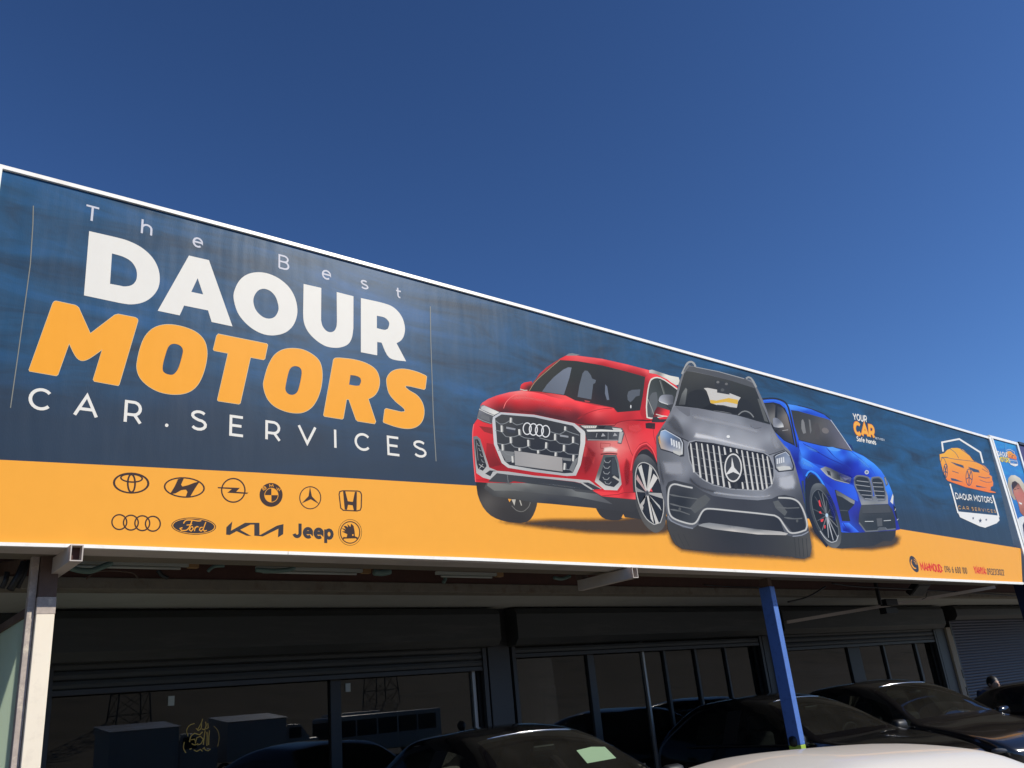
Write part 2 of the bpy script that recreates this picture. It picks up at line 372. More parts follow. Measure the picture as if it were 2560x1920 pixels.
# some shelving and a lit-by-day back partition inside, seen dimly through the glass
for (a, b, z) in ((2.6, 4.2, 1.9), (7.9, 9.6, 2.05), (11.0, 12.4, 2.0), (13.9, 15.3, 1.95), (16.3, 18.0, 2.1)):
    MB().box(a, b, 12.2, 12.7, .012, z).build('cabinet', M['wallr'], B, bevel=.01)

# ================================================================== THE SIGNBOARD
SX0, SX1 = -1.0, 16.4
S = empty('signboard', (8, YF, Z0+1.2))
tag(S, 'long white-framed banner sign in blue and orange with three printed cars, above the shop row', 'sign')
TOP = [(-260, 347), (0, 415), (320, 499), (640, 584), (1200, 737), (1313, 768), (1724, 883), (2158, 1003), (2470, 1093.5)]
BOT = [(-260, 1353), (0, 1357), (200, 1362), (560, 1375), (1200, 1396), (1480, 1408), (1920, 1428), (2556, 1456)]
def W(px, py): return onY(px, py, YF)
top = [W(*p) for p in TOP]; bot = [W(*p) for p in BOT]
def lerp_poly(poly, x):
    for a, b in zip(poly, poly[1:]):
        if a.x <= x <= b.x: return a.z+(b.z-a.z)*(x-a.x)/(b.x-a.x)
    return poly[0].z if x < poly[0].x else poly[-1].z
XL = W(5.8, 424).x
BAN = banner_mat('blue_brushed_print', ((44, 63, 82), (44, 83, 116), (45, 97, 146), (50, 64, 81)), -.05+.9, .55+1.0)
mb = MB(); N = 80; XR_t, XR_b = top[-1].x, bot[-1].x
for i in range(N+1):
    t = i/N; xt = XL+(XR_t-XL)*t; xb = XL+(XR_b-XL)*t
    for j in range(9):
        s_ = j/8; x = xb+(xt-xb)*s_; z = lerp_poly(bot, xb)*(1-s_)+lerp_poly(top, xt)*s_
        mb.v.append((x, YF, z))
for i in range(N):
    for j in range(8): a = i*9+j; mb.f.append((a, a+9, a+10, a+1))
mb.build('banner', BAN, S, smooth=True)

# ---- 2D artwork engine: shapes traced in pixels of enlarged details of the photograph, laid flat on the sign's face
class Art:
    def __init__(s, T, base=0.0012, plane=YF, step=0.00006):
        s.ox, s.oy, s.k = T; s.v = []; s.f = []; s.c = []; s.y = base; s.plane = plane; s.step = step
    def P(s, p):
        q = onY(s.ox+p[0]/s.k, s.oy+p[1]/s.k, s.plane); return (q.x, q.z)
    def emit(s, tris, cfun, conv=True):
        for t in tris:
            b = len(s.v)
            for p in t:
                X = s.P(p) if conv else p
                s.v.append((X[0], s.plane-s.y, X[1])); s.c.append(cfun(p))
            s.f.append((b, b+1, b+2))
    def build(s, name, parent, mt=None):
        me = bpy.data.meshes.new(name); me.from_pydata(s.v, [], s.f)
        ca = me.color_attributes.new('ink', 'FLOAT_COLOR', 'POINT')
        for i, c in enumerate(s.c): ca.data[i].color = c
        # all faces look towards the street (-y)
        bm = bmesh.new(); bm.from_mesh(me)
        bm.normal_update()
        for f in bm.faces:
            if f.normal.y > 0: f.normal_flip()
        bm.to_mesh(me); bm.free()
        return link(name, me, mt or INK, parent)
    @staticmethod
    def smooth(pts, n=4, closed=True):
        out = []; N = len(pts); rng = range(N) if closed else range(N-1)
        def corner(a, b, c):
            u = (b[0]-a[0], b[1]-a[1]); v = (c[0]-b[0], c[1]-b[1]); lu, lv = math.hypot(*u), math.hypot(*v)
            return lu < 1e-6 or lv < 1e-6 or (u[0]*v[0]+u[1]*v[1])/(lu*lv) < .62 or not .38 < lu/lv < 2.6
        for i in rng:
            g = (lambda k: pts[k % N]) if closed else (lambda k: pts[max(0, min(N-1, k))])
            p0, p1, p2, p3 = g(i-1), g(i), g(i+1), g(i+2)
            if corner(p0, p1, p2): p0 = p1
            if corner(p1, p2, p3): p3 = p2
            if p0 == p1 and p3 == p2: out.append(p1); continue
            for j in range(n):
                t = j/n
                out.append(tuple(.5*((2*p1[a])+(-p0[a]+p2[a])*t+(2*p0[a]-5*p1[a]+4*p2[a]-p3[a])*t*t+(-p0[a]+3*p1[a]-3*p2[a]+p3[a])*t**3) for a in (0, 1)))
        if not closed: out.append(pts[-1])
        return out
    @staticmethod
    def tess(outer, holes=()):
        loops = [[Vector((p[0], p[1], 0)) for p in outer]]+[[Vector((p[0], p[1], 0)) for p in h] for h in holes]
        allp = [p for lp in [outer]+list(holes) for p in lp]
        return [tuple(allp[i] for i in t) for t in tessellate_polygon(loops)]
    @staticmethod
    def split(tris, L):
        out = []; st = list(tris)
        while st:
            a, b, c = st.pop()
            e = [(math.dist(a, b), 0), (math.dist(b, c), 1), (math.dist(c, a), 2)]; m_, i = max(e)
            if m_ <= L: out.append((a, b, c)); continue
            if i == 1: a, b, c = b, c, a
            elif i == 2: a, b, c = c, a, b
            q = ((a[0]+b[0])/2, (a[1]+b[1])/2); st += [(a, q, c), (q, b, c)]
        return out
    def poly(s, pts, col, holes=(), sm=0, L=None, a=1.0):
        if sm: pts = s.smooth(pts, sm); holes = [s.smooth(h, sm) for h in holes]
        tr = s.tess(pts, holes); s.y += s.step
        if isinstance(col[0], (int, float)):
            c = (*L3(col), a); s.emit(tr, lambda p: c)
        else:
            # smooth colour gradient through the stops (multiquadric interpolation)
            st = [(x, y) for (x, y, k) in col]; cv = np.array([[c**(1/2.2) for c in L3(k)] for (x, y, k) in col]); n_ = len(st)
            A_ = np.zeros((n_+1, n_+1))
            for i in range(n_):
                for j in range(n_): A_[i, j] = math.sqrt((st[i][0]-st[j][0])**2+(st[i][1]-st[j][1])**2+400)
            A_[:n_, n_] = 1; A_[n_, :n_] = 1
            wt_ = np.linalg.solve(A_, np.vstack([cv, np.zeros((1, 3))])); lo, hi = cv.min(0)*.92, cv.max(0)*1.06; sx_ = np.array(st, float)
            def f(p):
                d = np.sqrt(((sx_-np.array(p))**2).sum(1)+400)
                v = np.clip(d@wt_[:n_]+wt_[n_], lo, hi)**2.2
                return (*[float(q) for q in v], a)
            xs = [p[0] for p in pts]; ys = [p[1] for p in pts]
            s.emit(s.split(tr, L or max(14, (max(xs)-min(xs)+max(ys)-min(ys))/26)), f)
        return s
    def ell(s, cx, cy, rx, ry, col, n=28, inner=None, rot=0, **k):
        def e(a, b): return [(cx+a*math.cos(t)*math.cos(rot)-b*math.sin(t)*math.sin(rot), cy+a*math.cos(t)*math.sin(rot)+b*math.sin(t)*math.cos(rot)) for t in [2*math.pi*i/n for i in range(n)]]
        return s.poly(e(rx, ry), col, holes=[e(*inner)] if inner else (), **k)
    def line(s, pts, wd, col, sm=0, closed=False, conv=True, a=1.0):
        if sm: pts = s.smooth(pts, sm, closed)
        n = len(pts); Lp = []; Rp = []
        for i in range(n):
            if closed: p0, p2 = pts[i-1], pts[(i+1) % n]
            else: p0, p2 = pts[max(0, i-1)], pts[min(n-1, i+1)]
            p1 = pts[i]
            def nrm(u, v):
                d = math.hypot(v[0]-u[0], v[1]-u[1]) or 1; return (-(v[1]-u[1])/d, (v[0]-u[0])/d)
            if not closed and i == 0: nn = nrm(p1, p2); sc_ = 1
            elif not closed and i == n-1: nn = nrm(p0, p1); sc_ = 1
            else:
                n1, n2 = nrm(p0, p1), nrm(p1, p2); nn = (n1[0]+n2[0], n1[1]+n2[1]); d = math.hypot(*nn) or 1
                nn = (nn[0]/d, nn[1]/d); sc_ = min(2.2, 1/max(.3, nn[0]*n1[0]+nn[1]*n1[1]))
            ww = (wd[i] if isinstance(wd, (list, tuple)) and i < len(wd) else (wd if not isinstance(wd, (list, tuple)) else wd[-1]))/2*sc_
            Lp.append((p1[0]+nn[0]*ww, p1[1]+nn[1]*ww)); Rp.append((p1[0]-nn[0]*ww, p1[1]-nn[1]*ww))
        tr = []
        for i in range(n if closed else n-1):
            j = (i+1) % n; tr += [(Lp[i], Rp[i], Rp[j]), (Lp[i], Rp[j], Lp[j])]
        c = (*L3(col), a); s.y += s.step
        if conv: s.emit(tr, lambda p: c, conv)
        else:                                         # lettering: every segment a hair higher, so that strokes may cross themselves
            y = s.y
            for i in range(0, len(tr), 2): s.emit(tr[i:i+2], lambda p: c, conv); s.y += 4e-6
            s.y = y
        return s
    def soft(s, pts, col, width, amax=1.0, L=None):
        """soft-edged printed shadow: opacity ramps up inward from the outline"""
        tr = s.split(s.tess(pts), L or width*.6); n = len(pts); s.y += s.step
        def dist(p):
            d = 1e9
            for i in range(n):
                x1, y1 = pts[i]; x2, y2 = pts[(i+1) % n]; dx, dy = x2-x1, y2-y1
                t = max(0, min(1, ((p[0]-x1)*dx+(p[1]-y1)*dy)/(dx*dx+dy*dy or 1)))
                d = min(d, math.hypot(p[0]-x1-t*dx, p[1]-y1-t*dy))
            return d
        c = L3(col)
        def f(p): t = min(1, dist(p)/width); return (*c, amax*t*t*(3-2*t))
        s.emit(tr, f); return s
    # lettering in the plane of the sign
    def glyphs(s, txt, quad, wt, col, gap=.22, shear=0):
        q = [s.P(p) for p in quad]                    # TL, TR, BR, BL
        adv = []; x = 0
        for ch in txt:
            if ch == ' ': x += .45; continue
            g = GL[ch]; wd_ = g[0]; adv.append((x, g)); x += wd_+gap
        tot = x-gap
        H = math.dist(q[0], q[3])
        s.y += s.step
        for (x0_, g) in adv:
            for pl in g[1]:
                pp = []
                for (gx, gy) in pl:
                    u = (x0_+gx+shear*gy)/tot; v = gy
                    t_ = (q[0][0]+(q[1][0]-q[0][0])*u, q[0][1]+(q[1][1]-q[0][1])*u); b_ = (q[3][0]+(q[2][0]-q[3][0])*u, q[3][1]+(q[2][1]-q[3][1])*u)
                    pp.append((b_[0]+(t_[0]-b_[0])*v, b_[1]+(t_[1]-b_[1])*v))
                closed = len(pp) > 3 and math.dist(pp[0], pp[-1]) < 1e-5
                if closed: pp = pp[:-1]
                y = s.y; s.line(pp, wt*H, col, closed=closed, conv=False); s.y = y+6e-5
        return s
def arc(cx, cy, rx, ry, a0, a1, n=10): return [(cx+rx*math.cos(R(a0+(a1-a0)*i/n)), cy+ry*math.sin(R(a0+(a1-a0)*i/n))) for i in range(n+1)]
SS = arc(.3, .76, .27, .2, 30, 270, 9)[:-1]+arc(.3, .28, .29, .24, 90, -150, 9)
GL = {
 'T': (.7, [[(0, .96), (.7, .96)], [(.35, .96), (.35, 0)]]), 'h': (.6, [[(.04, 1), (.04, 0)], [(.04, .45)]+arc(.3, .42, .25, .25, 150, 0, 7)+[(.55, 0)]]),
 'e': (.62, [[(.06, .36), (.58, .36)]+arc(.32, .34, .27, .31, 0, 310, 14)]), 'B': (.66, [[(.05, .03), (.05, .97), (.36, .97)]+arc(.36, .75, .22, .22, 80, -90, 6)+[(.05, .53)], [(.36, .53)]+arc(.38, .28, .24, .25, 80, -90, 6)+[(.05, .03)]]),
 's': (.5, [arc(.25, .5, .2, .15, 40, 270, 7)[:-1]+arc(.25, .18, .22, .16, 90, -150, 8)]), 't': (.5, [[(.18, .95), (.18, .2)]+arc(.33, .18, .15, .15, 180, 290, 4), [(.02, .65), (.45, .65)]]),
 'C': (.85, [arc(.46, .5, .42, .47, 42, 318, 18)]), 'A': (.9, [[(.02, 0), (.45, .97), (.88, 0)], [(.17, .32), (.73, .32)]]), 'R': (.72, [[(.05, 0), (.05, .97), (.38, .97)]+arc(.38, .67, .27, .3, 80, -90, 7)+[(.05, .37)], [(.42, .37), (.68, 0)]]),
 'S': (.62, [SS]), 'E': (.62, [[(.6, .97), (.05, .97), (.05, .03), (.62, .03)], [(.05, .51), (.54, .51)]]), 'V': (.85, [[(.02, 1), (.43, .02), (.84, 1)]]), 'I': (.1, [[(.05, 0), (.05, 1)]]),
 'Y': (.8, [[(.02, 1), (.4, .42), (.78, 1)], [(.4, .42), (.4, 0)]]), 'O': (.9, [arc(.45, .5, .4, .47, 0, 360, 20)]), 'U': (.75, [[(.06, 1), (.06, .36)]+arc(.37, .34, .31, .31, 180, 360, 8)+[(.68, 1)]]),
 'D': (.8, [[(.06, .03), (.06, .97), (.35, .97)]+arc(.35, .5, .4, .47, 80, -90, 9)+[(.06, .03)]]), 'M': (.95, [[(.06, 0), (.06, .97), (.47, .35), (.88, .97), (.88, 0)]]), 'H': (.76, [[(.06, 0), (.06, 1)], [(.7, 0), (.7, 1)], [(.06, .5), (.7, .5)]]),
 'N': (.78, [[(.06, 0), (.06, .97), (.71, .03), (.71, 1)]]), 'W': (1.1, [[(.02, 1), (.3, .03), (.55, .9), (.8, .03), (1.08, 1)]]),
 'a': (.56, [arc(.27, .33, .22, .3, 0, 360, 12), [(.5, .64), (.5, 0)]]), 'd': (.58, [arc(.27, .33, .22, .3, 0, 360, 12), [(.51, 1), (.51, 0)]]), 'n': (.56, [[(.05, .65), (.05, 0)], [(.05, .42)]+arc(.28, .4, .22, .24, 150, 0, 6)+[(.5, 0)]]), 'f': (.4, [arc(.34, .8, .16, .17, 70, 180, 4)+[(.18, 0)], [(.02, .63), (.38, .63)]]),
 'p': (.58, [[(.06, .65), (.06, -.35)], arc(.31, .32, .23, .3, 0, 360, 12)]), 'o': (.6, [arc(.3, .33, .25, .3, 0, 360, 14)]), 'r': (.38, [[(.06, .65), (.06, 0)], [(.06, .4)]+arc(.3, .36, .24, .26, 160, 80, 4)]), 'J': (.6, [[(.5, 1), (.5, .3)]+arc(.28, .28, .22, .25, 0, -165, 8)]),
 'F': (.6, [[(.58, .97), (.05, .97), (.05, 0)], [(.05, .52), (.5, .52)]]), '.': (.12, [[(.06, 0), (.06, .1)]]), ':': (.14, [[(.07, .12), (.07, .3)], [(.07, .6), (.07, .78)]]),
 '0': (.6, [arc(.3, .5, .25, .47, 0, 360, 18)]), '1': (.3, [[(.02, .8), (.2, .97), (.2, 0)]]), '2': (.58, [arc(.29, .7, .24, .27, 170, -35, 9)+[(.04, .03), (.56, .03)]]), '3': (.58, [arc(.27, .75, .22, .22, 150, -80, 8)+arc(.27, .27, .26, .25, 80, -150, 8)]),
 '6': (.6, [arc(.3, .3, .24, .27, 0, 360, 14), [(.07, .36)]+arc(.5, .4, .43, .58, 175, 110, 6)]), '9': (.6, [arc(.3, .7, .24, .27, 0, 360, 14), [(.53, .64)]+arc(.1, .6, .43, .58, -5, -70, 6)]),
}
TA, TB_, TC, TD = (0, 400, 3.456), (0, 800, 3.456), (560, 560, 3.456), (560, 1000, 3.456)
WH, OR, DK = (240, 236, 226), (255, 173, 58), (58, 56, 60)
# orange band
a = Art((0, 0, 1), .0006)
edge = [(-60, 1146.5), (0, 1149.5), (640, 1181.4), (1191, 1214.5), (1720, 1262), (2251, 1323), (2552, 1371)]
lowb = [(x, lerp) for (x, lerp) in [(-60, 1358)]+BOT[1:]]
a.poly(edge+lowb[::-1], (255, 177, 68)); a.build('orange_band', S)
# big lettering
for T, o, h, sm, c in (
 (TA, [(770,615),(1000,668),(1110,700),(1220,755),(1310,835),(1362,925),(1380,1020),(1365,1110),(1310,1185),(1230,1232),(1130,1248),(1030,1235),(725,1170)], [[(967,808),(1060,835),(1130,875),(1170,930),(1183,985),(1175,1040),(1140,1080),(1080,1093),(1030,1085),(950,1070)]], 5, WH),
 (TA, [(1632,826),(1805,866),(2008,1438),(1828,1400),(1797,1300),(1590,1258),(1552,1343),(1362,1303)], [[(1707,1022),(1755,1162),(1652,1140)]], 5, WH),
 (TC, [(82,640),(95,560),(140,480),(210,432),(300,417),(390,432),(480,475),(560,545),(610,630),(632,720),(628,800),(595,880),(530,938),(440,962),(350,955),(260,915),(180,850),(115,760)], [[(253,670),(262,620),(295,575),(345,560),(400,580),(445,630),(468,700),(468,750),(440,800),(395,818),(345,808),(300,775),(268,730)]], 4, WH),
 (TC, [(687,518),(840,553),(838,830),(850,880),(880,920),(915,935),(950,925),(970,890),(975,845),(973,588),(1118,625),(1117,900),(1105,980),(1075,1035),(1020,1063),(950,1070),(870,1052),(790,1000),(725,930),(690,850),(683,770)], [], 5, WH),
 (TC, [(1182,640),(1380,685),(1470,725),(1535,800),(1562,890),(1555,960),(1530,1005),(1490,1030),(1573,1187),(1430,1157),(1360,1025),(1323,1020),(1323,1135),(1182,1108)], [[(1320,793),(1385,808),(1420,840),(1427,870),(1415,905),(1385,915),(1320,900)]], 5, WH),
 (TB_, [(455,-142),(470,-160),(490,-162),(650,-127),(678,-107),(690,-82),(780,118),(990,-42),(1020,-50),(1165,-22),(1188,-7),(1190,13),(1030,555),(1020,567),(815,530),(805,515),(883,255),(745,345),(665,328),(597,202),(500,472),(485,482),(255,442),(250,430)], [], 5, OR),
 (TB_, [(1182,420),(1188,340),(1215,230),(1255,140),(1320,75),(1400,45),(1490,42),(1600,65),(1700,110),(1765,180),(1788,270),(1780,370),(1745,490),(1690,580),(1610,630),(1500,643),(1380,622),(1280,570),(1210,500)], [[(1405,430),(1410,370),(1440,265),(1460,225),(1490,207),(1530,210),(1565,230),(1580,265),(1570,320),(1545,405),(1520,450),(1490,473),(1450,470),(1420,455)]], 4, OR),
 (TC, [(-50,951),(368,1035),(377,1045),(352,1165),(340,1173),(228,1152),(140,1547),(127,1556),(-50,1529),(-57,1519),(35,1117),(-85,1094),(-93,1084),(-65,969)], [], 5, OR),
 (TC, [(340,1400),(350,1330),(380,1230),(430,1140),(500,1090),(590,1075),(690,1090),(780,1140),(830,1200),(848,1290),(840,1400),(810,1500),(760,1580),(690,1625),(610,1633),(520,1615),(430,1570),(370,1500)], [[(530,1430),(535,1380),(555,1290),(575,1245),(610,1228),(650,1238),(670,1270),(665,1330),(645,1420),(625,1460),(590,1477),(550,1465)]], 4, OR),
 (TC, [(945,1175),(960,1160),(1000,1158),(1120,1172),(1230,1205),(1310,1260),(1342,1340),(1335,1420),(1300,1480),(1245,1512),(1310,1708),(1300,1726),(1155,1703),(1140,1690),(1078,1515),(1058,1515),(1030,1677),(1020,1686),(868,1662),(860,1650)], [[(1092,1305),(1140,1312),(1175,1330),(1183,1360),(1170,1395),(1140,1398),(1080,1388)]], 5, OR),
 (TC, [(1405,1370),(1412,1320),(1450,1275),(1510,1255),(1580,1257),(1670,1280),(1740,1310),(1750,1320),(1738,1420),(1728,1430),(1610,1402),(1570,1397),(1565,1410),(1600,1440),(1665,1480),(1710,1540),(1728,1610),(1720,1680),(1690,1730),(1640,1760),(1570,1767),(1480,1750),(1380,1715),(1375,1705),(1388,1605),(1400,1595),(1530,1625),(1560,1622),(1563,1605),(1540,1580),(1480,1530),(1425,1460)], [], 5, OR)):
    a = Art(T)
    if c == OR: a.line(o, 7, (224, 210, 170), sm=sm, closed=True)
    a.poly(o, c, holes=h, sm=sm); a.build('letter', S)
# thin lettering: bottom-left and top-right corner of every letter
def thin(T, ch, bl, tr, wt, col):
    a = Art(T); p, q = a.P(bl), a.P(tr); g = GL[ch]
    mx = max(y for pl in g[1] for x, y in pl); sx = (q[0]-p[0])/g[0]; sy = (q[1]-p[1])/mx
    for pl in g[1]:
        pp = [(p[0]+x*sx, p[1]+y*sy) for x, y in pl]
        cl = math.dist(pp[0], pp[-1]) < 1e-5
        y0 = a.y; a.line(pp[:-1] if cl else pp, wt, col, closed=cl, conv=False); a.y = y0+6e-5
    a.build('letter', S)
TW = (214, 214, 222)
for args in ((TA,'T',(735,512),(857,420)),(TA,'h',(1218,631),(1320,536)),(TA,'e',(1663,742),(1752,688)),
             (TC,'B',(470,380),(562,290)),(TC,'e',(846,468),(922,415)),(TC,'s',(1183,552),(1243,500)),(TC,'t',(1487,630),(1530,560))):
    thin(*args, .0155, TW)
for args in ((TB_,'C',(243,760),(450,615)),(TB_,'A',(640,818),(850,668)),(TB_,'R',(1070,878),(1230,722)),(TB_,'S',(1652,943),(1785,802)),(TB_,'E',(1982,993),(2102,845)),
             (TD,'R',(358,338),(487,202)),(TD,'V',(643,368),(790,238)),(TD,'I',(950,412),(971,258)),(TD,'C',(1133,425),(1257,305)),(TD,'E',(1413,470),(1508,330)),(TD,'S',(1645,487),(1740,367))):
    thin(*args, .0212, WH)
Art(TB_).ell(1440, 910, 15, 15, WH, n=14).build('letter', S)
a = Art(TA); a.line([(288, 395), (284, 560), (262, 900), (215, 1250), (160, 1650), (90, 2142)], 9, (140, 140, 132)); a.build('printed_rule', S)
a = Art(TC); a.line([(1782, 712), (1786, 1000), (1808, 1659), (1832, 2050)], 7, (140, 142, 138)); a.build('printed_rule', S)
# carmakers' emblems, two rows on the orange band
TL_ = (200, 1150, 2.9105); E2 = (70, 56, 54)
a = Art(TL_); a.ell(372, 168, 133, 77, E2, inner=(117, 66), rot=.03).ell(375, 132, 84, 34, E2, inner=(72, 23), rot=.05).ell(374, 170, 33, 73, E2, inner=(20, 58)); a.build('emblem', S)
a = Art(TL_); a.ell(759, 200, 150, 75, E2, inner=(138, 65), rot=.06)
a.poly([(712,140),(757,130),(735,180),(745,193),(790,182),(830,166),(872,156),(838,205),(800,270),(768,271),(782,232),(772,216),(735,220),(695,243),(655,246),(690,190)], E2, sm=2); a.build('emblem', S)
a = Art(TL_); a.ell(1115, 221, 90, 91, E2, inner=(80, 81)).poly([(1001,197),(1163,203),(1136,231),(1226,238),(1214,247),(1072,238),(1104,212),(1005,206)], E2); a.build('emblem', S)
a = Art(TL_); a.ell(1390, 254, 84, 87, E2).ell(1392, 256, 51, 53, OR, inner=(47, 49)).poly([(1392,256)]+[(1392+47*math.cos(R(t)), 256+49*math.sin(R(t))) for t in range(-90, 1, 15)], OR).poly([(1392,256)]+[(1392+47*math.cos(R(t)), 256+49*math.sin(R(t))) for t in range(90, 181, 15)], OR)
a.glyphs('B', [(1322,202),(1348,190),(1358,208),(1332,222)], .2, OR).glyphs('M', [(1376,178),(1404,178),(1408,198),(1378,198)], .2, OR).glyphs('W', [(1430,200),(1462,208),(1456,228),(1428,218)], .2, OR); a.build('emblem', S)
a = Art(TL_); a.ell(1675, 275, 80, 84, E2, inner=(73, 77)).poly([(1673,195),(1687,265),(1742,322),(1679,286),(1612,316),(1663,262)], E2); a.build('emblem', S)
a = Art(TL_); o = [(1885,250),(1890,230),(1910,224),(2020,226),(2040,234),(2048,255),(2046,345),(2038,365),(2015,371),(1915,366),(1897,350)]
a.line(o, 8, E2, sm=3, closed=True).poly([(1914,228),(1930,228),(1948,300),(1985,305),(2000,232),(2014,232),(2012,366),(1992,366),(1984,330),(1950,326),(1942,362),(1926,360)], E2); a.build('emblem', S)
a = Art(TL_)
for (x, y) in ((286,452),(370,456),(453,460),(530,464)): a.ell(x, y, 59, 59, E2, inner=(49, 49))
a.build('emblem', S)
a = Art(TL_); a.ell(827, 481, 163, 62, E2, inner=(157, 57), rot=.04).ell(827, 481, 150, 52, (62, 58, 64), rot=.04)
a.line([(752,462),(770,440),(810,437),(860,444),(882,440)], 8, OR, sm=4).line([(815,440),(795,490),(770,512),(738,512),(728,498),(745,492)], 8, OR, sm=4).line([(775,474),(815,470)], 7, OR)
for pts in ([(806,488),(795,508),(808,518),(824,502),(818,486),(806,488)], [(838,486),(832,518)], [(836,498),(850,484),(862,488)], [(892,490),(875,492),(868,510),(880,518),(893,506)], [(915,452),(895,505),(905,518),(922,512)]): a.line(pts, 7, OR, sm=3)
a.build('emblem', S)
a = Art(TL_); a.poly([(1065,489),(1108,447),(1098,515),(1200,457),(1305,457),(1306,545),(1312,545),(1432,478),(1480,466),(1478,540),(1440,563),(1444,500),(1330,556),(1268,551),(1268,470),(1240,470),(1165,508),(1245,553),(1212,551),(1140,518),(1088,546),(1063,543)], (66, 64, 68)); a.build('emblem', S)
a = Art(TL_); a.glyphs('Jeep', [(1550,460),(1838,474),(1838,572),(1550,558)], .25, (66, 64, 68), gap=.16); a.build('emblem', S)
a = Art(TL_); a.ell(1965, 527, 86, 96, E2, inner=(83, 93)).ell(1965, 527, 74, 82, E2, inner=(67, 75))
a.poly([(1935,480),(1950,492),(1945,466),(1968,488),(1972,462),(1990,480),(1998,520),(2000,555),(2018,562),(2022,568),(2012,578),(2008,570),(1925,572),(1912,580),(1915,560),(1940,562),(1945,540),(1905,520),(1930,518),(1903,494),(1935,506),(1918,480)], E2).ell(1985, 546, 6, 6, OR, n=10); a.build('emblem', S)

# ---- printed red car
TR_ = (1160, 860, 3.191)
def printed_shadow():
    a = Art(TR_, .0007, step=.00002)
    a.soft([(190,1405),(300,1395),(520,1385),(700,1375),(1050,1375),(1250,1370),(1400,1350),(1640,1400),(1690,1500),(1600,1535),(1440,1545),(1000,1530),(620,1490),(330,1450)], (78, 66, 58), 55, .95)
    b = Art((1600, 880, 3.073), .00076, step=.00002)
    b.soft([(190,1380),(600,1350),(1100,1350),(1330,1350),(1350,1590),(1265,1622),(1000,1606),(600,1584),(310,1548),(225,1480)], (78, 74, 70), 52, .92)
    c = Art((1880, 960, 3.771), .00082, step=.00002)
    c.soft([(480,1330),(700,1300),(1200,1330),(1420,1430),(1400,1520),(1330,1560),(1130,1590),(840,1580),(690,1550),(560,1450)], (76, 68, 62), 60, .95)
    for q in (a, b, c): q.build('printed_shadow', S, INKS)
printed_shadow()
a = Art(TR_, .0010, step=.000008)
a.poly([(1050,1305),(1080,1360),(1130,1398),(1230,1407),(1275,1380),(1420,1400),(1400,1240),(1180,1240)], (58, 58, 60), sm=2)
a.poly([(1255,1385),(1270,1357),(1287,1390)], (250,172,70))
a.poly([(98,1105),(108,1200),(150,1300),(215,1370),(300,1408),(400,1426),(500,1420),(550,1370),(580,1290),(588,1225),(400,1170),(180,1100)], [(110,1150,(50,48,48)),(180,1250,(88,84,80)),(300,1330,(64,61,60)),(450,1400,(58,56,56)),(560,1300,(70,68,66))], sm=2)
a.poly([(345,1235),(400,1230),(530,1258),(522,1300),(485,1335),(440,1338),(395,1290)], (66, 64, 62)).line([(380,1290),(420,1328),(470,1336),(515,1300),(528,1262)], 6, (120,118,112), sm=3).poly([(378,1240),(412,1240),(402,1290)], (196,190,176)).poly([(440,1245),(455,1290),(462,1288),(450,1248)], (190,184,170)).poly([(350,1235),(378,1238),(362,1262)], (240,165,65))
a.poly([(180,1105),(230,1060),(350,1040),(700,1095),(1020,1165),(1100,1215),(1370,1240),(1400,1300),(1340,1340),(1200,1330),(1050,1310),(690,1275),(560,1265),(400,1235),(230,1215),(160,1150)], [(300,1150,(105,106,104)),(200,1190,(70,70,70)),(700,1160,(92,93,92)),(700,1250,(60,62,68)),(1000,1250,(66,68,72)),(1200,1290,(62,62,64)),(350,1220,(76,76,74))])
a.poly([(188,1102),(330,1118),(372,1122),(395,1098),(860,1158),(892,1176),(1060,1196),(1185,1278),(900,1220),(690,1200),(400,1170),(240,1170),(185,1130)], [(250,1120,(128,128,122)),(500,1120,(128,129,125)),(900,1190,(120,122,120)),(1100,1230,(95,96,98)),(500,1165,(92,93,92)),(800,1210,(80,82,84))])
body = [(68,690),(78,640),(105,600),(130,490),(145,470),(260,412),(450,372),(540,330),(600,240),(660,185),(760,120),(815,92),(900,92),(1100,118),(1300,163),(1480,210),(1560,240),(1640,290),(1700,340),(1730,420),(1700,600),(1640,700),(1640,1000),(1420,1240),(1370,1243),(1100,1215),(1020,1165),(700,1110),(180,1107),(92,1100),(75,900)]
a.poly(body, [(100,650,(235,50,60)),(200,800,(205,44,52)),(260,950,(150,32,40)),(100,1080,(228,45,55)),(1000,900,(150,32,40)),(1000,1000,(160,34,42)),(1200,830,(245,150,140)),(1150,1190,(235,52,60)),(1330,1100,(170,40,48)),(1300,960,(222,48,56)),(1450,680,(238,56,64)),(1350,640,(190,38,46)),(1500,740,(246,66,72)),(900,1080,(190,38,46)),(600,1050,(200,40,48))])
a.line([(92,1085),(190,1085)], 5, (150,30,38)).line([(78,640),(68,720),(74,900),(92,1100)], 7, (250,110,110), sm=3)
a.poly([(120,655),(225,668),(228,720),(160,700)], (150,40,44)).poly([(180,790),(235,800),(258,900),(300,965),(205,985),(175,900)], [(200,820,(165,36,44)),(260,960,(130,32,38))])
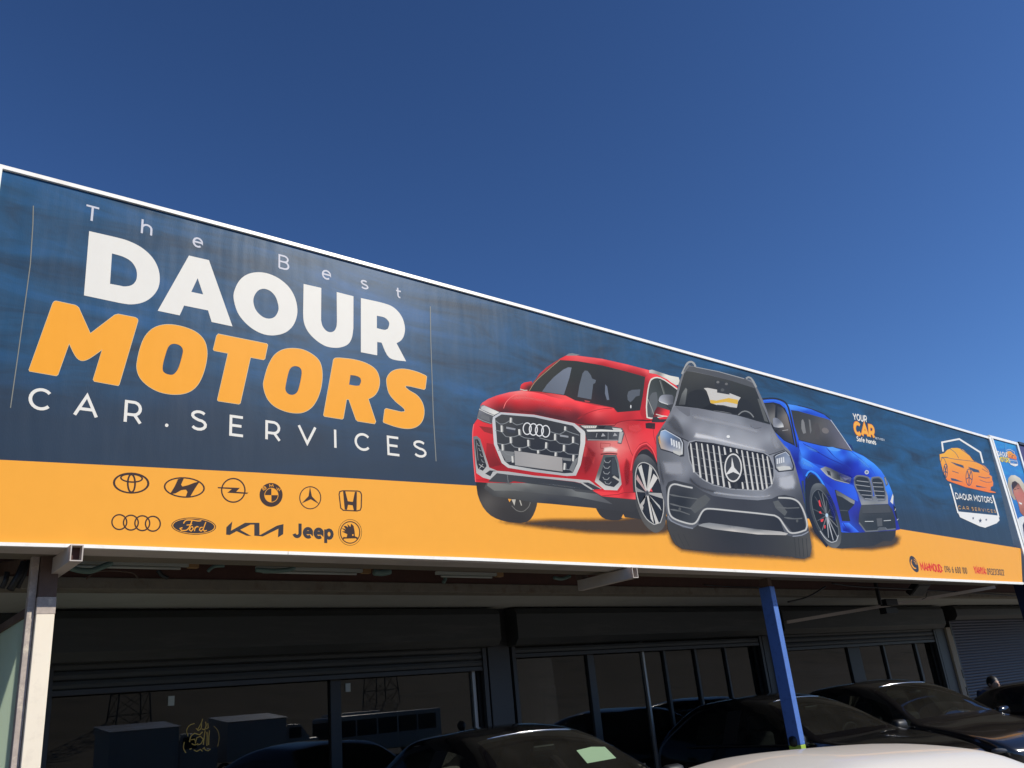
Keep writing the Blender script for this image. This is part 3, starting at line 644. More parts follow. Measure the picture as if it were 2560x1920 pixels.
# bonnet
a.poly([(145,470),(190,440),(260,412),(360,385),(450,372),(560,385),(700,415),(880,450),(1050,490),(1190,510),(1215,545),(1400,535),(1420,600),(1300,608),(1200,640),(1030,648),(890,632),(560,562),(330,545),(290,545),(140,485)],
  [(150,472,(240,90,96)),(300,405,(246,90,96)),(440,385,(244,130,126)),(300,440,(228,44,54)),(260,500,(150,34,42)),(330,530,(86,36,42)),(420,470,(200,40,48)),(430,420,(252,90,94)),(600,440,(250,62,70)),(560,490,(180,38,46)),(600,550,(86,34,42)),(760,470,(252,72,78)),(750,530,(150,36,44)),(760,590,(84,34,42)),(930,500,(246,66,72)),(900,560,(120,34,42)),(880,620,(100,34,40)),(1040,510,(240,60,66)),(1060,545,(246,84,86)),(1000,590,(170,38,46)),(1200,580,(214,50,56)),(1330,560,(196,46,54)),(1380,590,(210,46,54)),(1100,630,(150,36,44))], L=26)
a.line([(315,515),(335,465),(380,420),(430,395)], [3,5,7,5], (252,120,116), sm=3)
a.line([(905,600),(990,550),(1090,520),(1190,512)], [6,14,12,4], (150,34,42), sm=3)
a.poly([(1060,545),(1100,530),(1190,511),(1212,518),(1190,528)], (240,66,70))
a.line([(900,632),(1040,650),(1200,652)], 6, (70,34,38))
a.line([(1200,652),(1230,625),(1330,608),(1450,604)], 5, (130,30,38), sm=3)
# windscreen
a.poly([(765,126),(900,136),(1100,170),(1300,220),(1445,262),(1437,330),(1425,420),(1405,530),(1225,545),(1190,508),(1000,470),(880,448),(620,383),(512,375),(560,300),(640,225)], [(560,350,(50,54,53)),(700,200,(53,56,53)),(900,250,(46,50,50)),(1200,300,(48,50,53)),(1100,380,(38,40,46)),(1350,320,(53,56,56)),(1300,500,(46,48,50)),(1000,455,(58,46,48))], L=60)
PN = (108,116,130)
a.poly([(622,380),(660,325),(715,265),(790,205),(830,186),(858,188),(840,270),(796,405)], [(640,370,(98,106,118)),(840,200,(118,126,140))])
a.poly([(905,422),(920,330),(945,235),(962,212),(985,214),(1012,250),(1020,275),(1052,288),(1046,312),(1030,320),(1015,442)], (96,104,114)).poly([(1126,322),(1142,340),(1158,445),(1140,448),(1124,395)], PN).poly([(1302,410),(1310,380),(1340,366),(1406,362),(1400,412),(1370,420),(1345,450),(1325,465),(1305,445)], (92,98,106))
a.poly([(600,386),(690,393),(810,412),(882,448),(800,446),(690,420)], [(640,395,(200,60,62)),(800,435,(250,86,86))], L=40).poly([(960,448),(1005,458),(1000,464),(965,460)], (190,70,70)).ell(1330,500,5,14,(225,225,222),n=10)
a.line([(512,374),(560,300),(640,222),(760,124)], 9, (150,62,58), sm=3).line([(520,374),(568,302),(645,230),(764,128)], 4, (176,150,118), sm=3)
# roof, pillar, side window
a.poly([(758,124),(812,94),(900,93),(1100,119),(1300,164),(1480,211),(1478,240),(1447,262),(1300,218),(1100,168),(900,136),(770,128)], [(800,110,(235,56,64)),(900,100,(246,90,92)),(1100,128,(248,86,90)),(1100,155,(196,40,48)),(1300,175,(248,80,84)),(1300,208,(180,40,48)),(1460,225,(250,90,92)),(1440,250,(170,40,46))])
a.poly([(812,94),(832,78),(860,73),(925,86),(900,93)], (128,134,138))
a.poly([(1476,208),(1500,205),(1560,225),(1640,252),(1712,266),(1725,320),(1690,330),(1600,275),(1530,240),(1478,232)], [(1490,215,(200,196,190)),(1600,250,(222,218,206)),(1690,300,(226,222,208)),(1560,240,(150,146,140))])
a.poly([(1447,262),(1480,238),(1530,240),(1620,282),(1700,345),(1720,420),(1470,600),(1440,606),(1408,560),(1428,400)], [(1450,300,(180,42,50)),(1430,500,(190,42,50)),(1500,255,(246,72,78)),(1650,310,(238,62,68))])
a.poly([(1456,590),(1450,500),(1462,370),(1480,295),(1500,272),(1540,262),(1600,284),(1720,370),(1720,560),(1490,598)], (226,222,208), sm=2).poly([(1466,582),(1460,500),(1472,370),(1488,302),(1506,282),(1540,272),(1600,294),(1720,382),(1720,560),(1495,588)], [(1500,300,(66,72,70)),(1600,330,(54,58,56)),(1480,500,(84,86,88)),(1560,420,(70,76,76))], sm=2)
a.poly([(1478,425),(1500,390),(1535,384),(1545,460),(1520,540),(1490,560)], (98,102,104), sm=2).line([(1466,440),(1500,520),(1520,590)], 5, (170,168,160)).line([(1565,290),(1600,400)], 12, (92,96,92)).line([(1560,290),(1594,400)], 3, (150,152,146))
a.poly([(447,352),(455,325),(480,308),(540,298),(545,318),(520,370),(448,362)], [(470,330,(226,52,60)),(520,345,(96,36,40)),(520,310,(210,50,56))], sm=1).line([(445,360),(480,370),(505,370)], 8, (206,190,176))
a.poly([(1495,625),(1512,560),(1560,600),(1625,600),(1590,625)], (58,56,60)).poly([(1512,585),(1520,535),(1545,500),(1640,530),(1640,570),(1620,582),(1560,575)], [(1530,540,(110,36,42)),(1600,550,(242,60,66)),(1560,520,(130,40,46))], sm=2).line([(1530,560),(1575,572),(1622,578)], 7, (228,214,200), sm=2)
a.poly([(1447,632),(1475,628),(1525,632),(1522,680),(1450,672)], (58,42,46)).line([(1340,608),(1470,612),(1520,608)], [3,10,4], (74,36,40))
# front: flank, wheel arch, wheel
a.line([(1272,690),(1330,860),(1350,900)], 3, (120,30,38)).line([(1506,660),(1515,740),(1530,800)], 3, (150,40,46))
a.poly([(1326,1110),(1328,990),(1352,880),(1400,800),(1455,780),(1505,830),(1540,920),(1560,1010),(1560,1100),(1400,1230)], (180,44,52), sm=2).line([(1330,1010),(1352,895),(1400,815),(1455,792),(1505,845),(1545,960)], 10, (246,86,88), sm=4).line([(1342,1030),(1364,910),(1405,838),(1455,812),(1500,858),(1540,960)], 8, (130,34,40), sm=4)
a.poly([(1346,1120),(1348,1000),(1372,905),(1415,848),(1460,838),(1505,880),(1550,980),(1600,1150),(1600,1240),(1370,1240)], (46,46,50), sm=2)
a.poly([(1345,1010),(1358,940),(1385,895),(1430,878),(1490,908),(1545,990),(1590,1130),(1612,1310),(1606,1430),(1565,1492),(1512,1502),(1440,1440),(1390,1340),(1358,1230),(1345,1120)], [(1360,960,(70,72,74)),(1430,900,(96,98,100)),(1540,1000,(58,60,64)),(1600,1350,(80,80,82)),(1420,1400,(92,90,88)),(1520,1490,(98,96,92)),(1350,1150,(60,62,64))], sm=3)
rim = [(1366,1060),(1380,985),(1410,950),(1455,950),(1510,990),(1556,1080),(1588,1215),(1590,1340),(1566,1425),(1515,1440),(1455,1395),(1405,1300),(1372,1170)]
a.poly(rim, (40,44,52), sm=3).line(rim, 7, (190,188,182), sm=3, closed=True)
H_ = (1460,1190)
for (p1, p2, c) in (((1388,985),(1415,962),(206,204,196)),((1478,966),(1502,992),(196,194,186)),((1512,1035),(1545,1070),(216,212,204)),((1575,1190),(1588,1235),(176,174,170)),((1560,1290),(1575,1330),(196,194,188)),((1555,1430),(1530,1440),(206,202,194)),((1490,1395),(1515,1435),(214,210,202)),((1425,1330),(1400,1285),(186,182,176)),((1380,1180),(1372,1140),(150,148,146)),((1372,1080),(1380,1040),(190,160,156))):
    a.poly([(H_[0]-6, H_[1]-5), (H_[0]+7, H_[1]+6), p2, p1], c)
for (p1, p2, p3) in (((1430,960),(1475,962),(1458,1130)),((1540,1095),(1578,1180),(1490,1170)),((1425,1290),(1475,1380),(1462,1230)),((1375,1090),(1382,1150),(1430,1175))): a.poly([p1, p2, p3], (44,48,56))
a.poly([(1480,1175),(1492,1150),(1504,1178)], (236,80,84)).ell(1460,1190,15,22,(96,98,104)).ell(1460,1190,7,10,(60,62,68))
# lower bumper and intakes
a.poly([(72,740),(100,733),(128,756),(200,985),(265,1012),(352,1018),(560,1050),(1000,1088),(1030,1110),(1060,1140),(1030,1165),(930,1110),(880,1098),(350,1042),(250,1058),(218,1085),(150,1066),(98,1030),(90,960)], [(90,800,(120,122,126)),(160,900,(160,160,158)),(170,1020,(192,190,186)),(300,1028,(182,182,180)),(600,1062,(176,176,176)),(1000,1110,(190,188,184))])
a.poly([(84,762),(108,760),(120,780),(180,975),(150,1012),(112,995),(100,950)], (46,50,56)).line([(96,770),(112,930)], 3, (150,150,150))
for (x, y) in ((118,800),(130,840),(142,885),(152,930)): a.line([(x-14,y-10),(x-6,y+10),(x+10,y+14)], 4, (150,152,152), sm=2)
a.line([(118,958),(138,975),(150,958)], 4, (196,194,188)).line([(120,995),(138,975),(160,985)], 4, (196,194,188))
a.poly([(168,1035),(205,1008),(262,1012),(230,1018),(210,1056)], (54,58,64)).poly([(230,1060),(262,1030),(350,1042),(880,1100),(930,1112),(1040,1170),(860,1155),(395,1095),(360,1108),(190,1098)], [(300,1060,(70,72,76)),(600,1090,(60,64,70)),(900,1130,(56,60,66))]).line([(345,1045),(352,1105)], 4, (130,132,132))
a.poly([(930,1105),(990,1105),(1100,1158),(1030,1160)], (60,62,68)).line([(935,1106),(1020,1160)], 12, (186,184,180)).line([(1000,1104),(1095,1156)], 6, (176,174,170))
a.poly([(1112,884),(1215,884),(1232,940),(1250,1060),(1256,1120),(1222,1168),(1120,1164),(1042,1098),(1062,1030)], [(1120,900,(84,92,92)),(1070,1040,(112,114,112)),(1060,1095,(196,192,184)),(1200,1160,(204,202,196)),(1250,1100,(176,176,172)),(1240,980,(120,124,124))])
a.poly([(1128,905),(1200,900),(1218,950),(1238,1060),(1234,1105),(1195,1142),(1130,1128),(1075,1085),(1092,1030)], (52,56,62)).poly([(1178,912),(1200,905),(1236,1055),(1176,1040)], (66,72,78))
for (x, y) in ((1145,940),(1140,985),(1138,1030),(1135,1075),(1150,1110)): a.line([(x-28,y-14),(x-18,y+4),(x+8,y+8),(x+24,y-10)], 5, (156,158,158), sm=2)
a.poly([(1182,1062),(1196,1050),(1240,1082),(1240,1098)], (190,186,176)).line([(1090,880),(1160,872),(1222,878)], 8, (90,34,38), sm=3)
a.poly([(1022,1168),(1110,1178),(1230,1186),(1265,1140),(1275,1180),(1365,1185),(1370,1240),(1240,1228),(1098,1212)], [(1100,1190,(246,70,74)),(1250,1180,(236,60,66)),(1350,1230,(248,86,88)),(1300,1200,(190,44,52))]).line([(1100,1212),(1230,1200),(1280,1185),(1368,1184)], 4, (140,34,40))
a.line([(1088,790),(1166,796),(1160,838),(1090,832)], 3, (150,40,46), closed=True)
a.poly([(960,800),(1020,890),(1045,905),(1030,960),(1000,900),(950,900)], (190,60,62), sm=2)
# grille
a.poly([(222,582),(292,545),(560,565),(880,633),(968,700),(966,790),(930,965),(892,1050),(820,1054),(560,1022),(350,988),(300,950),(238,800)], [(240,700,(206,206,206)),(300,560,(196,198,200)),(600,575,(186,188,190)),(900,650,(200,200,198)),(955,750,(216,214,208)),(930,950,(204,202,196)),(850,1045,(186,186,184)),(600,1020,(176,178,178)),(320,950,(206,204,198))], L=60)
a.poly([(247,592),(298,562),(560,584),(868,652),(928,712),(928,790),(904,950),(868,1028),(800,1032),(560,1000),(362,966),(322,934),(264,800)], [(300,600,(66,68,70)),(600,640,(52,54,58)),(600,800,(44,48,56)),(850,900,(46,50,58)),(880,720,(60,62,66))])
for o in ([(272,830),(305,850),(400,862),(385,935),(332,930)], [(865,940),(910,900),(898,950),(870,1018),(838,1000)], [(780,905),(860,915),(850,935),(790,928)]): a.poly(o, (124,126,126))
for pl in ([(252,612),(290,640),(335,630),(362,612)],[(378,620),(420,646),(470,632)],[(250,690),(300,700),(332,738),(400,740),(440,724),(480,748),(560,758)],[(600,748),(690,772),(730,766),(760,792),(840,802),(868,786),(915,802)],[(262,790),(310,802),(350,796),(370,786),(400,822),(470,828),(510,814),(540,842),(620,848),(655,830),(690,858),(770,862),(795,850),(830,877),(910,882)],[(270,850),(305,845),(340,880),(400,892)],[(320,932),(360,938),(385,925)],[(800,1000),(845,1005),(870,1024)],[(690,700),(760,720),(810,690),(860,710),(918,728)]): a.line(pl, 6, (132,136,138), sm=2)
for (x, y, x2, y2) in ((372,588,370,628),(298,650,300,702),(438,680,442,727),(370,742,372,792),(510,765,512,816),(655,785,652,832),(725,718,724,768),(806,658,804,690),(868,740,868,790),(796,805,794,856),(305,800,308,850),(440,830,442,854),(588,848,590,874),(730,865,728,896),(872,885,868,936),(384,895,388,946),(802,950,798,1004)): a.line([(x,y),(x2,y2)], 15, (214,212,204)); a.line([(x+13,y+4),(x2+13,y2)], 7, (110,112,112))
a.poly([(338,660),(408,672),(404,712),(345,705)], (58,62,72)).poly([(336,660),(410,674),(408,688),(336,676)], (150,152,156)).poly([(764,722),(832,734),(832,748),(764,738)], (150,152,156))
a.poly([(400,852),(782,906),(786,1018),(406,968)], [(420,870,(160,158,156)),(600,900,(172,168,164)),(770,1000,(164,160,156))]).line([(406,970),(786,1021)], 6, (70,72,76))
for (x, y) in ((503,676),(552,682),(600,689),(650,697)): a.ell(x, y, 36, 50, (232,232,230), inner=(28,42))
# headlamps
a.poly([(128,495),(148,484),(292,545),(230,582),(220,642),(150,622),(100,592)], [(140,520,(120,122,128)),(180,590,(92,94,98)),(220,620,(84,86,90))]).poly([(138,500),(160,492),(282,546),(240,566),(180,540),(134,520)], [(150,505,(190,190,188)),(230,545,(224,222,214))]).line([(120,520),(180,550),(236,572)], 5, (226,224,216)).poly([(140,560),(200,580),(205,620),(130,590)], (110,112,114)).line([(105,592),(150,612),(218,636)], 4, (160,162,162))
a.poly([(915,648),(1130,648),(1262,672),(1278,720),(1255,798),(1222,792),(1232,772),(978,770),(964,700)], [(1000,740,(66,68,72)),(1240,750,(90,92,96)),(1100,740,(54,56,60))]).poly([(932,652),(1060,652),(1050,672),(960,672)], (214,210,200)).poly([(975,684),(1100,682),(1200,688),(1262,690),(1256,700),(1100,698),(985,700)], (230,228,220)).poly([(1180,668),(1250,675),(1258,690),(1190,686)], (206,204,196)).poly([(1060,655),(1130,652),(1110,676),(1080,672)], (40,42,46)).poly([(1240,700),(1270,706),(1252,790),(1228,786)], (176,176,172)).line([(985,765),(1225,768)], 5, (170,170,168))
for (x, y) in ((1110,725),(1205,722)): a.poly([(x-18,y+14),(x-4,y-14),(x+18,y+10)], (168,168,168))
a.line([(1060,712),(1052,745)], 5, (160,160,160)).line([(1150,705),(1148,765)], 9, (110,112,114))
for k in range(6): a.line([(955+k*17, 655), (958+k*17, 668)], 3, (120,116,108))
a.build('printed_car', S)

# ---- printed grey car
TG = (1600, 880, 3.073); a = Art(TG, .0031, step=.000008)
a.poly([(195,1260),(215,1370),(240,1430),(270,1480),(325,1512),(420,1522),(600,1535),(1000,1556),(1165,1572),(1200,1584),(1262,1588),(1306,1570),(1318,1500),(1300,1380),(1080,1330),(450,1330)], [(230,1350,(70,70,70)),(300,1480,(72,70,68)),(600,1480,(58,58,62)),(900,1500,(56,57,62)),(1200,1480,(72,72,70)),(1290,1500,(88,86,82)),(1250,1570,(76,74,72)),(700,1400,(52,54,58))])
for x in (1185,1215,1245,1275): a.line([(x,1430),(x+12,1575)], 5, (56,56,58))
for x in (300,340,380): a.line([(x-50,1400),(x,1500)], 5, (60,60,62))
g_body = [(122,650),(150,600),(190,540),(238,452),(262,385),(280,310),(300,230),(325,165),(345,125),(365,100),(420,112),(600,150),(800,205),(850,215),(880,245),(905,290),(940,365),(970,440),(995,520),(1012,575),(1060,660),(1110,722),(1150,762),(1182,845),(1212,950),(1250,1100),(1285,1300),(1297,1370),(1270,1412),(1170,1422),(1080,1390),(440,1330),(400,1362),(330,1350),(210,1290),(196,1200),(160,1050),(132,880)]
a.poly(g_body, [(150,620,(96,98,104)),(200,850,(104,107,112)),(300,850,(126,129,135)),(320,930,(140,143,150)),(220,950,(92,94,100)),(170,1050,(104,106,112)),(400,1000,(88,90,96)),(700,1095,(118,121,127)),(940,1110,(140,143,149)),(1080,1080,(110,112,118)),(1100,960,(170,173,180)),(1180,950,(120,122,128)),(1230,1120,(76,78,84)),(1020,1000,(112,114,120)),(300,200,(120,120,120)),(240,470,(140,142,147)),(1000,600,(120,122,128))], L=34)
# roof and windscreen
a.line([(320,170),(340,128),(362,88),(388,76),(412,88),(424,114)], 15, (166,168,166), sm=3).line([(335,150),(358,108),(386,92),(405,104)], 5, (96,98,98), sm=3)
a.line([(812,205),(830,194),(850,202),(872,232),(892,272)], 14, (158,160,158), sm=3)
a.poly([(345,150),(378,112),(425,115),(600,150),(800,205),(862,238),(888,282),(700,222),(540,180),(420,152)], [(380,130,(92,94,96)),(600,165,(86,88,92)),(850,245,(88,90,92))]).line([(425,116),(600,151),(800,206)], 6, (158,160,160))
a.poly([(338,165),(355,148),(420,155),(540,181),(700,222),(884,280),(925,380),(965,470),(1000,555),(880,522),(740,482),(560,452),(440,430),(268,412),(290,335),(312,250)], [(320,200,(67,68,65)),(350,330,(53,55,55)),(400,380,(36,38,41)),(600,240,(64,65,64)),(750,270,(59,61,59)),(800,450,(43,44,46)),(600,440,(35,36,38)),(950,500,(47,49,49)),(450,200,(70,71,68))], L=40)
a.poly([(296,405),(320,320),(350,275),(362,290),(345,405)], [(310,380,(80,82,82)),(350,300,(120,122,118))]).poly([(900,360),(920,360),(985,540),(955,530)], (96,98,96))
a.poly([(488,278),(520,276),(590,290),(690,318),(772,350),(752,380),(742,432),(690,425),(640,412),(590,408),(540,392),(528,350),(510,300)], (206,202,194), sm=1).poly([(536,368),(585,374),(680,354),(752,368),(748,402),(700,392),(660,384),(560,398),(540,392)], (226,182,70)).line([(590,408),(640,412),(690,425),(742,432)], 6, (70,70,70))
a.poly([(575,218),(600,216),(690,238),(686,328),(590,312),(592,280),(576,262)], (58,60,62)).ell(597,232,12,10,(120,120,118),n=12).ell(662,246,12,10,(110,110,108),n=12).ell(632,292,14,12,(90,92,92),n=12)
a.poly([(365,330),(400,300),(470,290),(515,330),(535,395),(480,432),(365,412)], (44,46,48), sm=2).poly([(755,385),(790,365),(835,378),(860,420),(870,490),(760,462)], (46,48,50), sm=2)
a.line([(752,486),(780,462),(810,455),(845,470),(872,502)], 9, (132,134,132), sm=3).line([(560,452),(640,462),(740,484)], 7, (130,132,132)).poly([(700,472),(735,478),(745,492),(705,486)], (50,52,54))
a.line([(268,412),(440,430),(560,452),(740,484),(880,524),(1000,556)], 5, (50,52,54), sm=2)
# bonnet
a.poly([(262,418),(440,434),(560,455),(740,487),(880,528),(1000,560),(1040,640),(1112,750),(1040,775),(985,790),(900,765),(780,742),(560,692),(420,676),(370,686),(330,668),(180,590),(205,520),(240,452)],
  [(280,440,(126,128,134)),(380,440,(120,122,128)),(330,520,(146,149,155)),(240,520,(128,130,136)),(220,580,(100,102,108)),(330,620,(98,100,106)),(420,520,(126,128,134)),(440,600,(150,152,158)),(600,480,(140,142,148)),(560,560,(138,141,147)),(600,640,(170,172,178)),(700,590,(142,145,151)),(780,700,(166,168,173)),(820,530,(118,121,127)),(760,560,(150,153,159)),(900,600,(130,132,138)),(960,580,(120,122,128)),(1000,660,(152,155,161)),(960,740,(130,132,138)),(1080,740,(112,114,120)),(400,660,(118,120,126)),(520,670,(150,152,157)),(880,740,(168,170,175))], L=24)
a.poly([(270,418),(380,430),(385,490),(365,495),(300,450)], (112,114,120), a=1).poly([(840,560),(890,540),(945,552),(925,582),(880,592)], (118,120,126), sm=2).line([(845,568),(880,588),(930,580)], 4, (88,90,96), sm=2)
a.line([(170,590),(330,668),(372,688)], 8, (58,60,64)).line([(985,792),(1040,776),(1112,752)], 7, (70,72,76))
a.ell(676, 651, 13, 12, (236,236,232), n=16).line([(665,662),(688,664)], 3, (90,92,96))
# headlamps
a.poly([(140,650),(152,604),(188,590),(320,662),(338,700),(338,802),(310,806),(240,775),(156,752),(136,690)], (56,58,64)).poly([(146,650),(158,608),(190,596),(308,662),(330,700),(326,785),(240,766),(160,742),(142,690)], [(150,700,(190,170,150)),(180,640,(150,172,200)),(220,700,(110,124,150)),(300,690,(96,102,112)),(250,760,(176,178,184)),(320,780,(206,204,196))])
a.line([(160,610),(192,600),(306,666),(324,702),(320,780)], 5, (214,218,222)).poly([(139,655),(150,640),(156,700),(146,705)], (206,160,96))
for (x, y) in ((240,690),(258,700),(278,708),(298,716)): a.poly([(x-7,y-26),(x+5,y-24),(x+10,y+26),(x-2,y+28)], (220,222,222), sm=2)
a.poly([(250,755),(285,762),(330,785),(300,796),(255,775)], (196,196,190))
a.poly([(1022,800),(1040,785),(1120,756),(1152,788),(1184,880),(1178,912),(1062,924),(1036,900)], (52,54,60)).poly([(1034,806),(1050,792),(1118,766),(1146,796),(1174,880),(1166,904),(1068,914),(1044,890)], [(1060,850,(120,126,136)),(1130,840,(150,160,178)),(1100,900,(190,190,188)),(1150,880,(130,136,150))])
for (x, y) in ((1052,840),(1068,836),(1084,832),(1100,828)): a.poly([(x-5,y-20),(x+5,y-22),(x+8,y+20),(x-3,y+22)], (220,222,222), sm=2)
a.line([(1036,808),(1052,794),(1118,768),(1146,798)], 4, (214,218,222)).poly([(1050,885),(1100,875),(1150,880),(1160,902),(1070,912)], (206,206,200))
# grille
a.poly([(358,730),(372,690),(420,676),(560,692),(780,742),(950,770),(1002,800),(1032,880),(1034,960),(1010,1035),(945,1072),(700,1058),(560,1026),(480,985),(410,922),(372,830)], (150,152,156), sm=1)
a.poly([(366,732),(378,698),(425,684),(560,700),(780,748),(948,777),(992,806),(1022,880),(1024,958),(1002,1026),(942,1062),(700,1050),(562,1018),(486,978),(418,916),(382,828)], [(450,800,(46,48,54)),(700,900,(40,42,48)),(900,950,(44,46,52)),(900,800,(36,38,44))], sm=1)
for (p, q) in (((380,738),(640,792)),((385,800),(650,852)),((400,862),(655,906)),((430,925),(670,966)),((770,800),(995,832)),((785,868),(1020,895)),((788,938),(1024,962)),((800,1000),(1008,1014))): a.line([p, q], 6, (104,106,108))
for (p, q) in (((470,960),(455,700)),((600,1010),(590,880)),((930,1040),(975,900)),((860,900),(850,1040))): a.line([p, q], 9, (70,72,74))
for (x, y, x2, y2) in ((386,702,414,925),(429,697,464,965),(471,703,514,995),(515,709,557,1012),(559,717,601,1024),(601,723,645,1036),(644,731,654,790),(672,965,691,1045),(692,739,697,770),(738,746,749,800),(783,1000,790,1052),(779,755,828,1058),(820,763,868,1062),(861,771,906,1062),(898,780,942,1058),(938,788,974,1048),(974,802,1012,1015)): a.line([(x,y),(x2,y2)], [9,14], (212,210,204)); a.line([(x+8,y+6),(x2+8,y2)], 4, (120,120,118))
a.ell(713, 888, 76, 122, (52,54,58)).ell(714, 890, 68, 110, (66,68,72)).ell(714, 890, 68, 110, (222,220,214), inner=(58,99))
a.poly([(704,808),(722,888),(776,950),(714,922),(652,948),(700,880)], (226,224,218))
a.ell(735, 1030, 14, 26, (56,58,62))
# lower bumper
a.poly([(196,1040),(215,1000),(262,985),(400,1018),(480,1070),(560,1105),(700,1126),(900,1140),(1010,1128),(1060,1104),(1110,1098),(1180,1115),(1228,1160),(1262,1300),(1275,1372),(1170,1385),(1060,1260),(500,1215),(440,1300),(400,1325),(250,1275),(214,1200)], [(250,1050,(64,66,70)),(330,1150,(44,48,54)),(560,1150,(70,72,78)),(800,1180,(64,66,72)),(450,1180,(84,86,88)),(1100,1180,(58,60,66)),(1200,1250,(46,48,54)),(1000,1200,(70,72,78)),(500,1120,(78,80,84))], sm=1)
a.poly([(480,1220),(560,1212),(1040,1262),(1075,1300),(1110,1390),(900,1368),(520,1318),(445,1320)], [(600,1260,(54,56,62)),(900,1300,(56,58,64)),(1050,1300,(48,50,56))])
a.poly([(500,1095),(440,1130),(380,1200),(420,1240),(500,1180),(540,1130)], (92,94,94)).poly([(1020,1150),(1060,1140),(1130,1230),(1110,1260),(1040,1200)], (96,98,98))
for pts in ([(222,1095),(300,1110),(440,1130)], [(225,1165),(300,1185),(395,1205)], [(230,1210),(300,1222),(380,1250)], [(1050,1192),(1130,1200),(1222,1196)], [(1105,1272),(1180,1282),(1245,1278)]): a.line(pts, [6,14,8], (104,106,106), sm=2)
a.ell(303, 1208, 10, 14, (90,92,92), n=12).ell(1205, 1298, 9, 12, (90,92,92), n=12)
CH = [(402,1045),(330,1030),(262,1016),(226,1040),(214,1110),(216,1200),(230,1252),(262,1282),(330,1308),(400,1322),(436,1300),(468,1240),(500,1208),(560,1206),(700,1220),(900,1240),(1030,1256),(1070,1280),(1110,1340),(1150,1388),(1210,1388),(1270,1368),(1282,1330),(1268,1260),(1240,1190),(1205,1145),(1150,1124),(1060,1120)]
a.line(CH, 15, (150,152,152), sm=3).line(CH, 8, (206,204,198), sm=3)
a.line([(212,1260),(240,1300),(330,1338),(405,1356)], 9, (140,144,152), sm=2).line([(1170,1416),(1240,1408),(1292,1380)], 8, (150,154,162), sm=2)
a.poly([(445,1335),(480,1318),(530,1312),(700,1334),(900,1362),(1080,1380),(1135,1394),(1120,1408),(900,1402),(700,1378),(560,1362)], [(480,1330,(150,152,152)),(700,1345,(128,130,132)),(700,1368,(206,200,192)),(900,1390,(200,196,188)),(900,1368,(120,122,124)),(1100,1395,(190,186,180))])
# mirrors
a.poly([(140,375),(150,345),(180,328),(245,330),(256,345),(252,400),(232,412),(160,392)], [(160,355,(160,163,170)),(210,345,(120,122,128)),(240,380,(96,98,104)),(180,390,(170,172,176))], sm=2).line([(146,380),(190,396),(212,404)], 6, (210,210,206), sm=2).poly([(200,410),(252,400),(240,440),(220,428)], (66,68,72))
a.poly([(1018,512),(1040,505),(1072,522),(1096,552),(1102,578),(1040,584),(1022,572)], [(1030,530,(140,143,152)),(1070,540,(120,123,130)),(1080,572,(206,206,204)),(1040,575,(150,152,158))], sm=2).poly([(1022,576),(1075,584),(1060,606),(1030,600)], (58,60,64))
a.build('printed_car', S)

# ---- printed blue car
TU = (1880, 960, 3.771); a = Art(TU, .0021, step=.000008)
a.poly([(850,1385),(1005,1395),(1180,1375),(1358,1365),(1350,1430),(1315,1482),(1240,1478),(1150,1525),(850,1552),(790,1547),(800,1480)], [(900,1450,(58,62,66)),(1100,1480,(56,58,62)),(1250,1430,(50,52,56)),(1320,1400,(64,66,68))])
a.poly([(1190,1420),(1350,1380),(1352,1430),(1315,1482),(1250,1480)], (54,56,60))
b_body = [(60,150),(105,142),(200,138),(280,155),(335,190),(430,205),(560,240),(680,290),(735,335),(840,480),(900,560),(945,628),(1050,678),(1150,750),(1215,815),(1250,868),(1290,940),(1325,1030),(1345,1150),(1370,1290),(1393,1372),(1350,1380),(1000,1402),(850,1400),(830,1390),(740,1120),(640,900),(540,860),(500,950),(490,1200),(440,1150),(380,770),(280,560),(150,380)]
a.poly(b_body, [(300,600,(44,86,206)),(420,720,(30,40,140)),(520,760,(40,80,200)),(430,1000,(28,44,130)),(700,1000,(40,66,190)),(760,1200,(52,56,170)),(940,1000,(40,70,205)),(980,1180,(48,54,160)),(1000,1280,(44,48,130)),(900,1350,(48,92,220)),(1290,1000,(62,140,246)),(1310,1200,(40,50,140)),(1360,1330,(44,52,160)),(1250,880,(64,130,240))], L=40)
a.poly([(270,560),(330,590),(400,720),(450,800),(470,830),(500,950),(440,1160),(400,800)], [(320,600,(56,110,236)),(400,760,(28,38,140)),(450,900,(38,62,190)),(460,1050,(24,34,96))])
# roof and glass
a.poly([(95,180),(200,172),(262,190),(310,230),(345,310),(375,420),(405,585),(300,535),(200,440),(140,300)], (44,46,50), sm=1)
a.poly([(118,190),(200,184),(226,206),(214,420),(170,350)], [(150,220,(60,62,62)),(200,300,(118,116,112)),(190,250,(84,82,80))]).poly([(238,210),(290,226),(330,290),(362,420),(388,560),(300,525),(232,455)], [(260,260,(66,68,70)),(310,300,(120,114,108)),(330,400,(110,102,96)),(270,480,(52,52,56)),(360,520,(70,68,68))])
a.line([(226,200),(214,440)], 12, (42,44,48)).line([(285,440),(340,432)], 8, (150,148,146))
a.poly([(300,168),(345,195),(378,300),(410,420),(465,545),(436,610),(412,560),(385,420),(350,300)], [(340,210,(60,130,240)),(390,360,(40,84,214)),(440,540,(44,92,226)),(430,590,(30,50,160))])
a.line([(60,152),(105,142),(200,136),(280,155),(325,190),(352,260),(382,400),(408,520),(420,596)], 16, (46,50,58), sm=3).line([(100,162),(200,154),(270,172),(315,210),(340,280)], 7, (60,130,235), sm=3)
